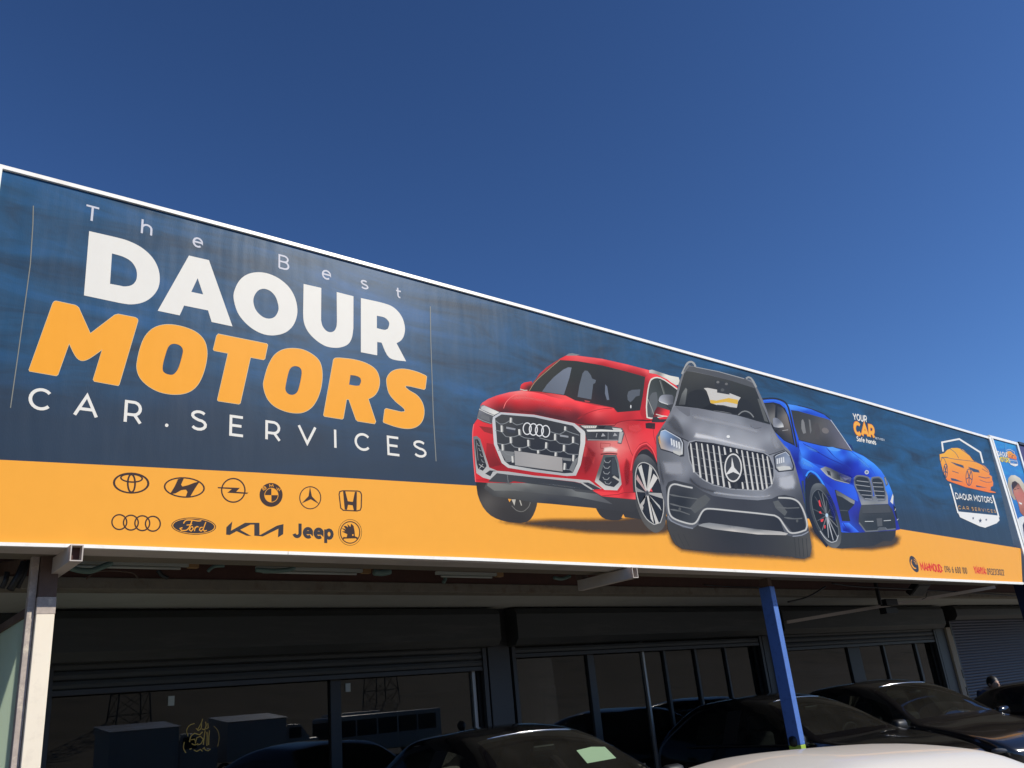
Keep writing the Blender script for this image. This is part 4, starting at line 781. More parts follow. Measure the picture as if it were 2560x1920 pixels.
a.poly([(335,190),(430,206),(560,240),(680,290),(738,338),(700,326),(560,288),(430,252),(362,242)], [(360,215,(80,150,246)),(500,240,(62,124,236)),(640,290,(44,92,214)),(500,262,(36,76,190))]).line([(430,203),(560,236),(680,286),(740,334)], 8, (50,56,70), sm=3)
a.poly([(366,246),(430,254),(560,290),(700,328),(735,340),(790,410),(840,482),(942,632),(830,606),(640,576),(440,526),(400,400)], [(400,300,(61,63,63)),(560,340,(71,71,70)),(640,400,(95,92,88)),(500,500,(82,80,78)),(760,440,(95,95,104)),(860,560,(110,107,116)),(700,560,(71,70,70)),(440,480,(75,75,73))], L=50)
a.poly([(465,345),(478,330),(492,360),(508,462),(484,470),(464,420)], (132,132,130), sm=2).poly([(532,332),(548,340),(560,440),(548,470)], (118,118,116)).poly([(580,380),(620,372),(640,440),(630,520),(600,520)], (84,80,78), sm=2).ell(690,440,34,26,(122,116,112),rot=.4).line([(740,338),(840,480),(942,632)], 6, (196,200,204), sm=2).line([(436,526),(640,577),(830,608),(940,634)], 7, (52,54,60), sm=2)
a.poly([(905,560),(935,575),(955,620),(940,630)], (40,60,110))
# bonnet and wing
a.poly([(440,545),(470,540),(640,582),(830,612),(945,636),(1050,682),(1150,752),(1215,818),(1250,870),(1200,888),(1120,880),(985,870),(935,888),(780,820),(690,780),(560,740),(470,690),(446,610)],
  [(480,570,(56,110,236)),(560,600,(46,96,226)),(560,680,(34,66,190)),(480,650,(62,130,246)),(650,620,(44,90,218)),(700,720,(36,64,190)),(780,640,(64,140,248)),(760,600,(76,150,248)),(860,640,(40,80,206)),(850,700,(52,110,232)),(900,740,(30,48,160)),(960,660,(70,150,250)),(1000,740,(40,76,206)),(960,820,(36,52,176)),(1060,740,(72,150,250)),(1100,800,(50,100,226)),(1160,790,(64,140,246)),(1200,850,(60,120,240)),(1080,860,(36,60,186)),(800,790,(26,36,140))], L=24)
a.line([(480,560),(600,630),(720,700),(850,760),(932,812)], [4,8,14,20,8], (32,44,150), sm=3).line([(700,600),(780,690),(870,750),(930,800)], [4,8,8,4], (34,56,170), sm=3).line([(935,636),(1060,740),(1140,830),(1165,878)], 6, (44,86,214), sm=3)
a.poly([(700,598),(760,594),(838,624),(800,634),(740,628)], (88,160,250), sm=2)
a.poly([(446,620),(470,690),(560,742),(645,800),(700,862),(780,912),(925,945),(960,960),(990,1045),(1000,1110),(780,1000),(690,930),(620,850),(540,812),(470,800),(430,740)], [(470,720,(70,150,250)),(540,770,(60,130,246)),(620,810,(48,98,228)),(720,920,(36,56,180)),(850,980,(44,84,216)),(960,1040,(52,100,230)),(440,720,(34,50,160))])
# wheel and arch
a.poly([(500,900),(520,850),(550,832),(600,862),(660,945),(720,1075),(745,1160),(835,1400),(700,1540),(590,1400),(510,1200)], (40,44,56), sm=1).line([(508,870),(530,832),(560,824),(612,858),(672,948),(726,1080)], 16, (64,150,250), sm=4).line([(520,890),(545,850),(575,850),(620,890),(690,1010)], 7, (44,60,130), sm=3).line([(725,1080),(745,1110)], 8, (220,60,60))
a.poly([(542,1090),(552,1000),(580,948),(625,935),(680,955),(735,1045),(795,1190),(838,1380),(832,1500),(790,1547),(730,1532),(650,1432),(585,1300),(548,1180)], [(560,1000,(84,88,92)),(620,945,(108,112,114)),(700,1000,(60,64,70)),(830,1400,(74,78,82)),(780,1530,(110,112,112)),(650,1420,(64,68,72)),(560,1200,(70,74,78))], sm=3)
rim = [(560,1100),(575,1030),(610,995),(650,1005),(705,1075),(765,1205),(808,1340),(815,1430),(795,1485),(752,1495),(690,1440),(625,1340),(580,1220)]
a.poly(rim, (36,40,46), sm=3).line(rim, 5, (110,114,116), sm=3, closed=True)
for (x, y, c) in ((590,1060,80),(622,1010,96),(660,1030,120),(700,1100,90),(735,1180,80),(775,1260,96),(805,1350,120),(800,1440,150),(765,1475,190),(720,1450,170),(660,1380,120),(615,1290,90),(575,1180,86)): a.line([(704,1240),(x,y)], [12,6], (c,c+2,c+4))
a.line([(640,1385),(690,1455),(745,1492),(795,1478),(812,1425)], 7, (196,198,198), sm=3)
for o in ([(625,1100),(638,1094),(652,1160),(634,1150)], [(628,1205),(645,1198),(656,1224),(634,1218)], [(644,1280),(674,1270),(668,1296),(650,1302)], [(678,1335),(692,1330),(690,1362),(680,1362)]): a.poly(o, (238,72,74))
a.ell(704, 1238, 13, 18, (190,216,232), n=14)
a.poly([(465,915),(485,910),(492,1000),(505,1105),(498,1110),(475,1000)], (60,72,90))
# lamps, kidneys, bumper
a.poly([(642,800),(690,778),(740,795),(800,826),(935,885),(922,942),(860,930),(780,912),(700,862)], [(660,800,(170,172,172)),(700,800,(120,122,124)),(740,850,(150,152,152)),(800,870,(70,72,76)),(860,900,(120,122,124)),(920,900,(160,160,160)),(760,820,(84,86,90)),(900,930,(60,62,66))]).poly([(700,815),(735,825),(745,870),(715,855)], (56,58,64)).poly([(800,850),(830,862),(830,905),(800,890)], (60,62,66)).line([(660,812),(720,870),(800,908),(915,938)], 5, (186,188,186), sm=2).poly([(850,880),(920,890),(880,910)], (204,204,200))
a.poly([(1240,876),(1256,874),(1284,945),(1262,966)], (96,104,112)).poly([(1246,884),(1258,884),(1274,940),(1262,950)], (140,146,152))
K1 = [(960,905),(975,872),(1010,862),(1090,878),(1115,925),(1132,1000),(1138,1095),(1060,1092),(1005,1030),(972,965)]; K2 = [(1122,905),(1130,882),(1195,876),(1232,912),(1250,980),(1260,1050),(1252,1100),(1190,1104),(1160,1060),(1140,980)]
a.poly([(950,940),(1000,1050),(1030,1140),(1282,1130),(1280,1060),(1262,1000),(1262,1090),(1190,1110),(1160,1050),(1142,1060),(1140,1100),(1060,1098)], [(1050,1115,(150,152,154)),(1150,1100,(128,132,136)),(1270,1090,(150,152,156)),(980,1000,(60,80,140))])
for K in (K1, K2): a.poly(K, (96,100,106), sm=2); a.line(K, 8, (120,124,130), sm=2, closed=True); a.poly([((x-sum(p[0] for p in K)/len(K))*.86+sum(p[0] for p in K)/len(K), (y-sum(p[1] for p in K)/len(K))*.88+sum(p[1] for p in K)/len(K)) for x, y in K], (48,52,58), sm=2)
for (p, q) in (((985,912),(1098,925)),((975,950),(1112,968)),((990,1000),(1122,1012)),((1030,1045),(1128,1052)),((1062,1080),(1130,1086)),((1138,930),(1225,934)),((1140,968),(1236,972)),((1148,1008),(1244,1014)),((1156,1050),(1248,1054)),((1180,1085),(1248,1086))): a.line([p, q], 6, (168,170,172))
a.ell(1080, 832, 20, 20, (200,206,212), n=16).ell(1080, 832, 11, 11, (120,130,150), n=12)
a.poly([(778,998),(800,1002),(968,1100),(962,1140),(905,1200),(925,1295),(848,1292),(826,1200),(798,1090)], (48,52,58)).poly([(786,1006),(800,1004),(968,1102),(962,1134),(930,1120),(850,1068),(800,1050)], [(810,1025,(96,98,98)),(900,1085,(136,138,136)),(950,1115,(144,144,142))]).line([(828,1190),(900,1196)], 6, (90,94,96))
a.poly([(1030,1140),(1282,1132),(1318,1180),(1345,1255),(1358,1370),(1260,1368),(1180,1382),(1070,1396),(1002,1300),(1010,1210)], [(1060,1170,(76,78,80)),(1280,1170,(70,72,74)),(1100,1270,(56,60,64)),(1300,1280,(52,56,60)),(1050,1350,(62,66,70))]).poly([(1035,1146),(1284,1140),(1308,1212),(1040,1222)], (78,80,82)).line([(1040,1224),(1310,1214)], 5, (48,50,54))
a.line([(1062,1296),(1144,1295)], 6, (206,208,206)).line([(1240,1290),(1308,1285)], 6, (206,208,206)).poly([(1172,1268),(1224,1264),(1228,1338),(1182,1344)], (92,94,96), sm=1).line([(1008,1308),(1070,1390),(1185,1382),(1195,1362),(1256,1358),(1270,1374),(1352,1366)], 13, (112,116,120)).poly([(1180,1368),(1200,1350),(1250,1350),(1262,1380),(1190,1386)], (96,100,104))
a.poly([(1302,1110),(1324,1036),(1332,1060),(1328,1135)], (226,224,216)).poly([(1330,1140),(1352,1165),(1372,1290),(1350,1240)], (40,42,48)).line([(1345,1195),(1352,1175)], 5, (206,206,204)).line([(1364,1285),(1378,1272)], 6, (206,210,212))
a.poly([(842,1310),(912,1308),(1008,1395),(932,1402),(858,1384)], [(860,1330,(50,96,226)),(900,1370,(30,40,150)),(960,1380,(56,104,232)),(920,1330,(70,130,244))]).line([(858,1312),(905,1390)], 6, (40,48,150))
a.build('printed_car', S)

# soft airbrushed highlights and shades that belong to the print
def glaze(T, base, items):
    g_ = Art(T, base, step=.000006)
    for pts, col, wd_, am in items: g_.soft(Art.smooth(pts, 3), col, wd_, am, L=max(9, wd_*.5))
    g_.build('printed_highlight', S, INKS)
glaze(TG, .0043, [
 ([(420,610),(560,640),(780,700),(960,748),(985,775),(900,762),(770,735),(560,688),(440,672),(400,660)], (226,226,228), 22, .85),
 ([(400,470),(560,500),(760,540),(940,600),(900,640),(700,590),(500,545),(390,520)], (176,178,184), 28, .65),
 ([(190,540),(250,470),(300,520),(340,610),(330,655),(250,610)], (84,86,92), 30, .55),
 ([(1000,590),(1050,660),(1095,740),(1040,762),(1000,700)], (176,178,184), 24, .5),
 ([(150,830),(330,826),(350,900),(340,960),(240,960),(180,940)], (168,170,176), 36, .75),
 ([(1050,950),(1180,925),(1205,1000),(1190,1060),(1110,1070),(1050,1040)], (200,202,207), 32, .8),
 ([(560,1065),(700,1085),(920,1102),(1010,1085),(1000,1115),(900,1126),(700,1112),(560,1092)], (186,188,193), 14, .8),
 ([(135,760),(160,860),(190,1000),(180,1050),(150,950)], (70,72,78), 18, .6),
 ([(380,950),(470,1030),(600,1065),(560,1085),(450,1050),(370,990)], (70,72,78), 18, .55)])
glaze(TR_, .00205, [
 ([(1110,820),(1180,812),(1235,835),(1225,872),(1170,868),(1100,872)], (255,226,216), 20, .9),
 ([(330,430),(440,400),(560,420),(700,450),(640,470),(500,450),(400,455)], (255,120,118), 26, .6),
 ([(600,470),(760,490),(880,505),(860,540),(740,520),(620,500)], (250,66,72), 20, .5),
 ([(420,520),(600,545),(800,580),(860,610),(620,560),(450,545)], (70,34,40), 18, .55),
 ([(1290,640),(1400,625),(1440,680),(1380,720),(1300,700)], (248,84,88), 26, .6),
 ([(985,800),(1060,870),(1010,1000),(960,1050),(950,950)], (150,34,42), 22, .5),
 ([(1290,900),(1330,960),(1320,1120),(1285,1140),(1268,1000)], (140,34,42), 18, .5),
 ([(520,1100),(820,1130),(1000,1165),(860,1150),(640,1120)], (160,160,156), 12, .5)])
glaze(TU, .00305, [
 ([(470,560),(560,590),(640,640),(600,650),(520,620)], (90,150,248), 20, .6),
 ([(960,660),(1060,720),(1130,800),(1080,790),(1000,720)], (96,168,252), 20, .65),
 ([(780,820),(920,850),(980,900),(960,960),(860,920)], (30,40,140), 24, .5),
 ([(470,700),(540,735),(600,790),(540,790),(470,760)], (96,168,252), 18, .6),
 ([(680,1000),(760,1080),(800,1240),(770,1320),(720,1160)], (30,40,130), 22, .55)])

# ---- slogan, badge and telephone numbers
TQ = (2080, 1000, 3.606); a = Art(TQ)
a.glyphs('YOUR', [(186,120),(312,146),(312,200),(192,176)], .2, WH, gap=.16).build('slogan_lettering', S)
a = Art(TQ); q = [(196,200),(376,238),(382,340),(206,305)]
a.glyphs('CAR', q, .36, (226,120,48), gap=.14).glyphs('CAR', q, .27, (255,182,72), gap=.14).build('slogan_lettering', S)
Art(TQ).glyphs('BETWEEN', [(390,334),(472,352),(472,370),(390,350)], .2, (206,214,222), gap=.3).build('slogan_lettering', S)
Art(TQ).glyphs('Safe hands', [(222,328),(395,364),(396,402),(222,368)], .2, WH, gap=.14).build('slogan_lettering', S)
def badge(T, plane, parent, base=.003, sc_=None):
    a = Art(T, base, plane)
    a.line([(1000,465),(990,382),(1145,352),(1335,472),(1360,568)], 15, (244,242,236))
    car = [(968,490),(1010,480),(1035,452),(1075,434),(1130,432),(1180,448),(1230,490),(1270,545),(1330,572),(1375,595),(1408,630),(1420,660),(1412,668),(1440,690),(1442,720),(1452,745),(1450,775),(1430,785),(1428,815),(1395,808),(1370,800),(1240,770),(1030,715),(1022,690),(1000,650),(988,600),(972,540)]
    a.poly(car, [(1000,500,(252,184,62)),(1130,450,(253,182,60)),(1300,600,(253,166,62)),(1050,660,(253,150,62)),(1230,750,(253,140,62)),(1420,790,(253,138,62))], L=70)
    a.poly([(1022,705),(1120,735),(1300,780),(1472,830),(1475,838),(1420,835),(1200,785),(1040,728)], (253,132,60))
    NV = (62,86,112)
    a.line([(980,520),(1030,518),(1080,530),(1200,545),(1280,556),(1350,585),(1405,640)], [4,7,6,8,5,4], NV, sm=3).line([(1062,440),(1110,475),(1140,525)], 4, NV, sm=3).line([(1160,445),(1240,500),(1290,560)], 5, NV, sm=3).line([(1350,620),(1400,650),(1420,650)], 4, NV)
    a.poly([(1062,556),(1180,590),(1190,616),(1120,590)], NV).poly([(1224,602),(1320,632),(1330,655),(1272,648)], NV).poly([(1068,703),(1110,712),(1185,742),(1075,726)], NV).poly([(1296,768),(1400,794),(1300,784)], NV)
    a.line([(1320,690),(1380,704),(1420,700)], 6, NV).line([(1330,720),(1390,742),(1440,738)], 4, NV, sm=2).line([(1080,640),(1140,660)], 5, NV).line([(978,560),(990,520),(1010,530),(1040,600)], 4, NV, sm=2)
    for (x, y, rx, ry) in ((1022,640,20,66),(1234,696,31,78)):
        a.ell(x, y, rx, ry, NV, inner=(rx-5, ry-8))
        for t in range(5): a.line([(x,y),(x+.85*rx*math.cos(R(t*72+20)), y+.85*ry*math.sin(R(t*72+20)))], 7, NV)
    a.line([(1062,755),(1100,890),(1135,1020)], 13, (244,242,236)).line([(1445,858),(1470,940),(1502,1060)], 13, (244,242,236))
    a.poly([(1128,1005),(1300,1022),(1496,1042),(1508,1085),(1482,1112),(1378,1152),(1330,1140),(1152,1058)], (244,242,236))
    for (x, y, r_) in ((1270,1066,15),(1334,1088,24),(1388,1080,14)): a.poly([(x+(r_ if k % 2 == 0 else r_*.42)*.75*math.sin(R(36*k)), y-(r_ if k % 2 == 0 else r_*.42)*math.cos(R(36*k))) for k in range(10)], (66,76,100))
    a.glyphs('DAOUR MOTORS', [(1106,838),(1436,880),(1446,930),(1116,890)], .2, (244,242,236), gap=.15)
    a.glyphs('CAR SERVICES', [(1132,952),(1470,992),(1476,1018),(1136,982)], .16, (232,180,110), gap=.4)
    return a.build('printed_badge', parent)
badge(TQ, YF, S)
a = Art(TQ); a.poly([(697,1440),(703,1412),(718,1404),(742,1420),(764,1455),(780,1510),(780,1545),(765,1554),(740,1540),(715,1505),(700,1470)], (62,66,78), sm=3)
a.line([(718,1440),(712,1462),(722,1492),(742,1516),(758,1518)], [10,7,6,7,10], OR, sm=3).line([(735,1450),(748,1462),(752,1482)], 4, OR, sm=2).line([(736,1432),(756,1450),(764,1486)], 4, OR, sm=2); a.build('printed_icon', S)
RD = (236,60,56)
Art(TQ).glyphs('MAHMOUD:', [(790,1466),(985,1488),(1000,1553),(806,1535)], .24, RD, gap=.14).build('telephone_lettering', S)['kind'] = 'stuff'
Art(TQ).glyphs('096 6 600 100', [(1010,1496),(1212,1512),(1220,1566),(1018,1552)], .15, (76,70,72), gap=.14).build('telephone_lettering', S)['kind'] = 'stuff'
Art(TQ).glyphs('YAHYA:', [(1274,1500),(1384,1512),(1392,1574),(1284,1563)], .24, RD, gap=.14).build('telephone_lettering', S)['kind'] = 'stuff'
Art(TQ).glyphs('0932313022', [(1396,1518),(1546,1530),(1553,1580),(1400,1574)], .15, (76,70,72), gap=.14).build('telephone_lettering', S)['kind'] = 'stuff'

# ---- frame of the sign
def rail(name, outer, inner, y0, y1, parent, mt='frame'):
    mb = MB(); n = len(outer)
    for (o, i) in zip(outer, inner):
        mb.v += [(o.x, y0, o.z), (i.x, y0, i.z), (i.x, y1, i.z), (o.x, y1, o.z)]
    for k in range(n-1):
        b = 4*k
        for j in range(4): mb.f.append((b+j, b+(j+1) % 4, b+4+(j+1) % 4, b+4+j))
    mb.f.append((0, 1, 2, 3)); mb.f.append((4*n-1, 4*n-2, 4*n-3, 4*n-4))
    return mb.build(name, M[mt], parent)
rail('top_rail', [W(x, y-1) for x, y in TOP], [W(x, y+8.3*(1-.52*max(0, x)/2500)) for x, y in TOP], YF-.02, YF+.2, S)
cut = next(i for i, p in enumerate(BOT) if p[0] == 560); sp = (717, 1379.6)
b1 = BOT[:cut+1]+[(716.3, 1379.6)]; b2 = [(717.8, 1379.7)]+BOT[cut+1:]
for bb in (b1, b2):
    rail('bottom_rail', [W(x, y+9*(1-.35*max(0, x)/2500)) for x, y in bb], [W(x, y) for x, y in bb], YF-.022, YF+.01, S)
RT, RB = [(2471, 1093), (2513, 1232), (2556, 1378), (2578, 1456)], None
rail('end_rail', [W(x+2.6, y) for x, y in RT], [W(x-2.6, y) for x, y in RT], YF-.026, YF+.2, S)
mb = MB(); zb = W(600, 1384).z
MB().box(XL-.05, XL-.002, YF-.024, YF+.2, zb, W(5.8, 424).z).build('end_rail', M['frame'], S)
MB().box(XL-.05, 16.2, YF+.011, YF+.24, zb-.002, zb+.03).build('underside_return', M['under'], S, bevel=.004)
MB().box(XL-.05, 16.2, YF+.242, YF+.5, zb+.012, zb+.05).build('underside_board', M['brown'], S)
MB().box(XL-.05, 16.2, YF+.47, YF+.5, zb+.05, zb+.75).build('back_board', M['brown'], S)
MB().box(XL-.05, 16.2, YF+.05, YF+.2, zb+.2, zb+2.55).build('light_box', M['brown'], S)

# ---- second and third hoardings further along
P2 = empty('advert_hoarding', (16.9, YF, Z0+1.2))
tag(P2, 'blue advert board with a printed man in a pale hat, right of the long banner', 'sign')
A2 = banner_mat('sky_blue_print', ((60, 120, 190), (60, 140, 210), (60, 165, 215), (30, 80, 165)), .2, 2.0)
q = [W(2478, 1097), W(2538, 1112), W(2680, 1530), W(2583, 1452)]
mb = MB(); mb.v = [tuple(v+Vector((0, .0, 0))) for v in q]+[tuple(v+Vector((0, .12, 0))) for v in q]; mb.f = [(0, 1, 2, 3), (4, 5, 6, 7), (0, 4, 5, 1), (1, 5, 6, 2), (2, 6, 7, 3), (3, 7, 4, 0)]
mb.build('advert_print', A2, P2)
rail('frame_rail', [W(2470, 1088), W(2541.5, 1107)], [W(2476, 1095.5), W(2541.5, 1113)], YF-.02, YF+.15, P2)
rail('frame_rail', [W(2538, 1108), W(2575, 1235), W(2680, 1545)], [W(2542, 1109), W(2579, 1235), W(2686, 1545)], YF-.024, YF+.15, P2)
rail('frame_rail', [W(2476.5, 1096), W(2519, 1232), W(2562, 1378), W(2586, 1462)], [W(2480, 1097.5), W(2521.5, 1232), W(2564.5, 1378), W(2588.5, 1462)], YF-.021, YF+.15, P2)
a = Art((2380, 1060, 3.95), .003)
a.poly([(640,960),(660,925),(700,910),(760,930),(820,1300),(690,1240),(650,1130)], [(660,960,(226,228,226)),(700,1100,(214,218,222)),(700,1000,(236,236,232))], sm=1).poly([(695,1000),(712,960),(760,980),(790,1200),(715,1140)], (52,58,86))
a.poly([(585,575),(620,565),(670,590),(720,650),(760,760),(760,930),(700,905),(672,870),(650,780),(610,700)], [(620,640,(186,128,104)),(660,700,(204,120,104)),(680,780,(196,124,106)),(700,860,(170,104,84)),(600,600,(90,66,54))])
a.poly([(655,768),(690,782),(686,796),(668,790)], (240,236,230)).line([(612,650),(632,645)], 5, (60,44,40)).line([(640,640),(662,636)], 5, (60,44,40)).poly([(588,580),(615,565),(650,575),(640,600),(600,650),(592,620)], (70,52,46))
a.poly([(548,590),(555,535),(580,507),(620,505),(670,535),(715,600),(770,700),(770,780),(700,660),(660,590),(620,562),(592,575),(585,610),(600,680),(630,750),(610,750),(565,680)], [(560,560,(188,178,158)),(620,520,(226,218,198)),(700,610,(206,196,174)),(580,640,(176,164,146))], sm=1)
a.ell(400, 175, 16, 18, (150,190,226), n=14).ell(528, 230, 5, 70, (90,160,220), n=14)
a.glyphs('DAOUR', [(446,270),(548,285),(552,328),(456,312)], .24, (234,234,230), gap=.12).glyphs('MOTORS', [(456,322),(566,340),(572,384),(462,366)], .24, (244,216,74), gap=.1); a.build('printed_man', P2)
badge((2380+535/3.95-968*.0536, 1060+250/3.95-350*.0536, 1/.0536), YF, P2, .0035)
P3 = empty('purple_hoarding', (18.5, YF+.05, Z0+1.4))
tag(P3, 'dark purple edge of a board at the far right end of the sign row', 'sign')
a0, a1 = onY(2545, 1111, YF+.06), onY(2640, 1500, YF+.06)
q = [a0, Vector((30, a0.y, a0.z)), Vector((30, a0.y, Z0+1.25)), Vector((a1.x, a0.y, Z0+1.25))]
mb = MB(); mb.v = [tuple(v) for v in q]+[tuple(v+Vector((0, .12, 0))) for v in q]; mb.f = [(0, 1, 2, 3), (4, 5, 6, 7), (0, 4, 5, 1), (1, 5, 6, 2), (2, 6, 7, 3), (3, 7, 4, 0)]
mb.build('board', mat('purple_vinyl', (.045, .025, .11), .45, var=.15), P3)
MB().box(a0.x, 30, YF+.03, YF+.2, a0.z+.001, a0.z+.05).build('frame_rail', M['dalum'], P3)

# ================================================================== POSTS AND THINGS UNDER THE CANOPY
YP = 6.36
def post(name, pl, pr, ptop, w_y, paint, extra=()):
    x0 = onY(*pl, YP).x; x1 = onY(*pr, YP).x
    return x0, x1
x0, x1 = onY(87, 1640, YP).x, onY(122, 1640, YP).x
x0 = 1.262; x1 = 1.372
PW = empty('steel_post', (x0, YP, 0)); tag(PW, 'cream painted steel post with scraped top, left of the dark shop front', 'post')
zs = onY(140, 1500, YP).z
MB().box(x0, x1, YP, YP+.14, 0, zs-.09).build('painted_shaft', M['cream'], PW, bevel=.004)
MB().box(x0-.002, x1+.002, YP-.002, YP+.142, zs-.09, zs+.02).build('scraped_band', M['grime'], PW, bevel=.003)
MB().box(x0, x1, YP, YP+.14, zs+.02, CZ+.5).build('bare_shaft', M['rust'], PW, bevel=.004)
MB().box(x0-.05, x0-.004, YP+.03, YP+.09, 0, CZ+.3).build('edge_channel', M['grime'], PW, bevel=.004)
MB().box(x0-.1, x1+.1, YP-.08, YP+.22, 0, .012).build('base_plate', M['rust'], PW)
bx0, bx1 = onY(1965.2, 1676, YP).x, onY(1977.2, 1676, YP).x
PB = empty('blue_post', (bx0, YP, 0)); tag(PB, 'bright blue square post with lime foot, in front of the black cars', 'post')
zt = onY(1907, 1465, YP).z
zl = onY(2015, 1860, YP).z
MB().box(bx0, bx1, YP, YP+.165, zl, zt).build('blue_shaft', M['pblue'], PB, bevel=.006)
MB().box(bx0, bx1, YP, YP+.165, 0, zl-.001).build('lime_foot', M['plime'], PB, bevel=.006)
MB().box(bx0+.012, bx1-.012, YP+.02, YP+.15, zt, CZ+.4).build('bare_top', M['rust'], PB, bevel=.004)
MB().box(bx0-.1, bx1+.1, YP-.1, YP+.3, 0, .012).build('base_plate', M['rust'], PB)
ex = onY(2552, 1490, YP).x
PD = empty('dark_post', (ex+.33, YP, 0)); tag(PD, 'dark blue post at the far right edge under the sign', 'post')
ex += .33
MB().box(ex, ex+.2, YP, YP+.2, 0, CZ+.3).build('shaft', mat('navy_paint', (.012, .02, .06), .5, var=.1), PD, bevel=.006)
MB().box(ex-.08, ex+.28, YP-.08, YP+.28, 0, .012).build('base_plate', M['rust'], PD)
# frosted partition beside the cream post
PG = empty('frosted_partition', (1.24, 7.2, 0)); tag(PG, 'pale green frosted sheet with brown cap, left of the cream post', 'partition')
ztop = onY(76, 1524, YP).z-.03
MB().box(1.235, 1.247, YP+.1, 9.0, 0, ztop).build('sheet', M['frost'], PG)
MB().box(1.215, 1.267, YP+.1, 9.0, ztop+.001, ztop+.055).build('cap_rail', M['rust'], PG, bevel=.004)
MB().box(1.22, 1.262, 7.6, 7.64, 0, ztop-.001).build('mid_rail', M['alum'], PG)
# hollow brackets poking out below the sign
def bracket(px, py, Lh, lab):
    c = onY(px, py, YF-.10); o = empty('steel_bracket', (c.x, YF, c.z)); tag(o, lab, 'bracket', None)
    mb = MB(); w_, h_, t_ = .075, .105, .007
    y0, y1 = YF-.10, YF+Lh
    x_, z_ = c.x, c.z
    for (a0, a1, b0, b1) in ((-w_/2, w_/2, h_/2-t_, h_/2), (-w_/2, w_/2, -h_/2, -h_/2+t_), (-w_/2, -w_/2+t_, -h_/2+t_, h_/2-t_), (w_/2-t_, w_/2, -h_/2+t_, h_/2-t_)):
        mb.box(x_+a0, x_+a1, y0, y1, z_+b0, z_+b1)
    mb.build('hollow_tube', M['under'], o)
    MB().box(x_-w_/2+t_, x_+w_/2-t_, y0+.06, y0+.07, z_-h_/2+t_, z_+h_/2-t_).build('end_plug', M['red'], o)
    MB().box(x_-.05, x_+.05, y1-.08, y1, z_+h_/2, z_+h_/2+.12).build('hanger', M['rust'], o)
bracket(192, 1382, .62, 'hollow steel bracket under the sign beside the cream post')
bracket(1588, 1431, .7, 'hollow steel bracket under the middle of the sign')
def U(px, py, Y): return onY(px, py, Y)
# strip light tubes, hoses, cables above the canopy edge
def strip(x0, y0, x1, y1, Y, lab):
    a, b = U(x0, y0, Y), U(x1, y1, Y); b.z = a.z = (a.z+b.z)/2
    o = empty('strip_light', a); tag(o, lab, 'lamp', 'strip lights behind the sign')
    MB().bar(a, b, .035, .03).build('housing', M['white'], o)
    MB().tube([a+Vector((.06, 0, -.028)), b+Vector((-.06, 0, -.028))], .012).build('tube', M['white'], o, smooth=True)
    MB().bar(b, b+Vector((.08, 0, 0)), .05, .045).build('end_cap', mat('ochre_cap', (.35, .2, .08), .6), o)
strip(160, 1402, 470, 1415, 6.95, 'pale strip light behind the sign, next to the cream post')
strip(640, 1421, 905, 1427, 6.95, 'pale strip light behind the sign, above the middle of the left shutter')
strip(1090, 1432, 1240, 1437, 6.95, 'short pale strip light behind the sign, above the first pillar')
def hose(pts, Y, r, lab, mt='hose', cat='hose', name='hose', group=None):
    P_ = [U(x, y, Y) for x, y in Art.smooth(pts, 5, False)]
    o = MB().tube(P_, r, 7).build(name, M[mt], smooth=True); tag(o, lab, cat, group); return o
hose([(160,1410),(185,1422),(225,1427),(260,1415),(280,1406)], 6.8, .022, 'sagging teal hose just right of the cream post')
hose([(640,1424),(680,1427),(720,1424),(736,1418)], 6.8, .02, 'short teal hose between the strip lights')
hose([(935,1430),(955,1432),(975,1428)], 6.8, .03, 'thick teal hose stub near the middle of the left shutter')
hose([(520,1428),(535,1416),(560,1414)], 6.8, .014, 'small bent teal hose left of the sign joint')
hose([(1385,1444),(1405,1447),(1425,1440)], 6.8, .018, 'little teal hose left of the middle bracket')
hose([(215,1448),(240,1430),(285,1427),(330,1432),(345,1445)], 7.6, .006, 'thin pink wire loop right of the cream post', 'rust', 'cable', 'cable')
hose([(395,1425),(405,1438),(420,1445)], 7.6, .018, 'torn pipe stub on the canopy edge', 'dalum', 'pipe', 'pipe')
hose([(1115,1438),(1112,1450),(1108,1456)], 7.6, .02, 'torn green pipe stub on the canopy edge above the first pillar', 'hose', 'pipe', 'pipe')
hose([(1970,1505),(2020,1492),(2064,1466)], 7.2, .012, 'black cable sagging right of the blue post', 'black', 'cable', 'cable')
hose([(1760,1462),(1830,1467),(1900,1468)], 7.6, .008, 'black cable along the canopy edge left of the blue post', 'black', 'cable', 'cable')
hose([(2080,1458),(2140,1466),(2260,1472),(2400,1480),(2552,1490)], 7.0, .012, 'long black cable passing the floodlight', 'black', 'cable', 'cable')
hose([(2318,1480),(2315,1494),(2305,1498)], 7.0, .006, 'thin cable hanging from the floodlight', 'black', 'cable', 'cable')
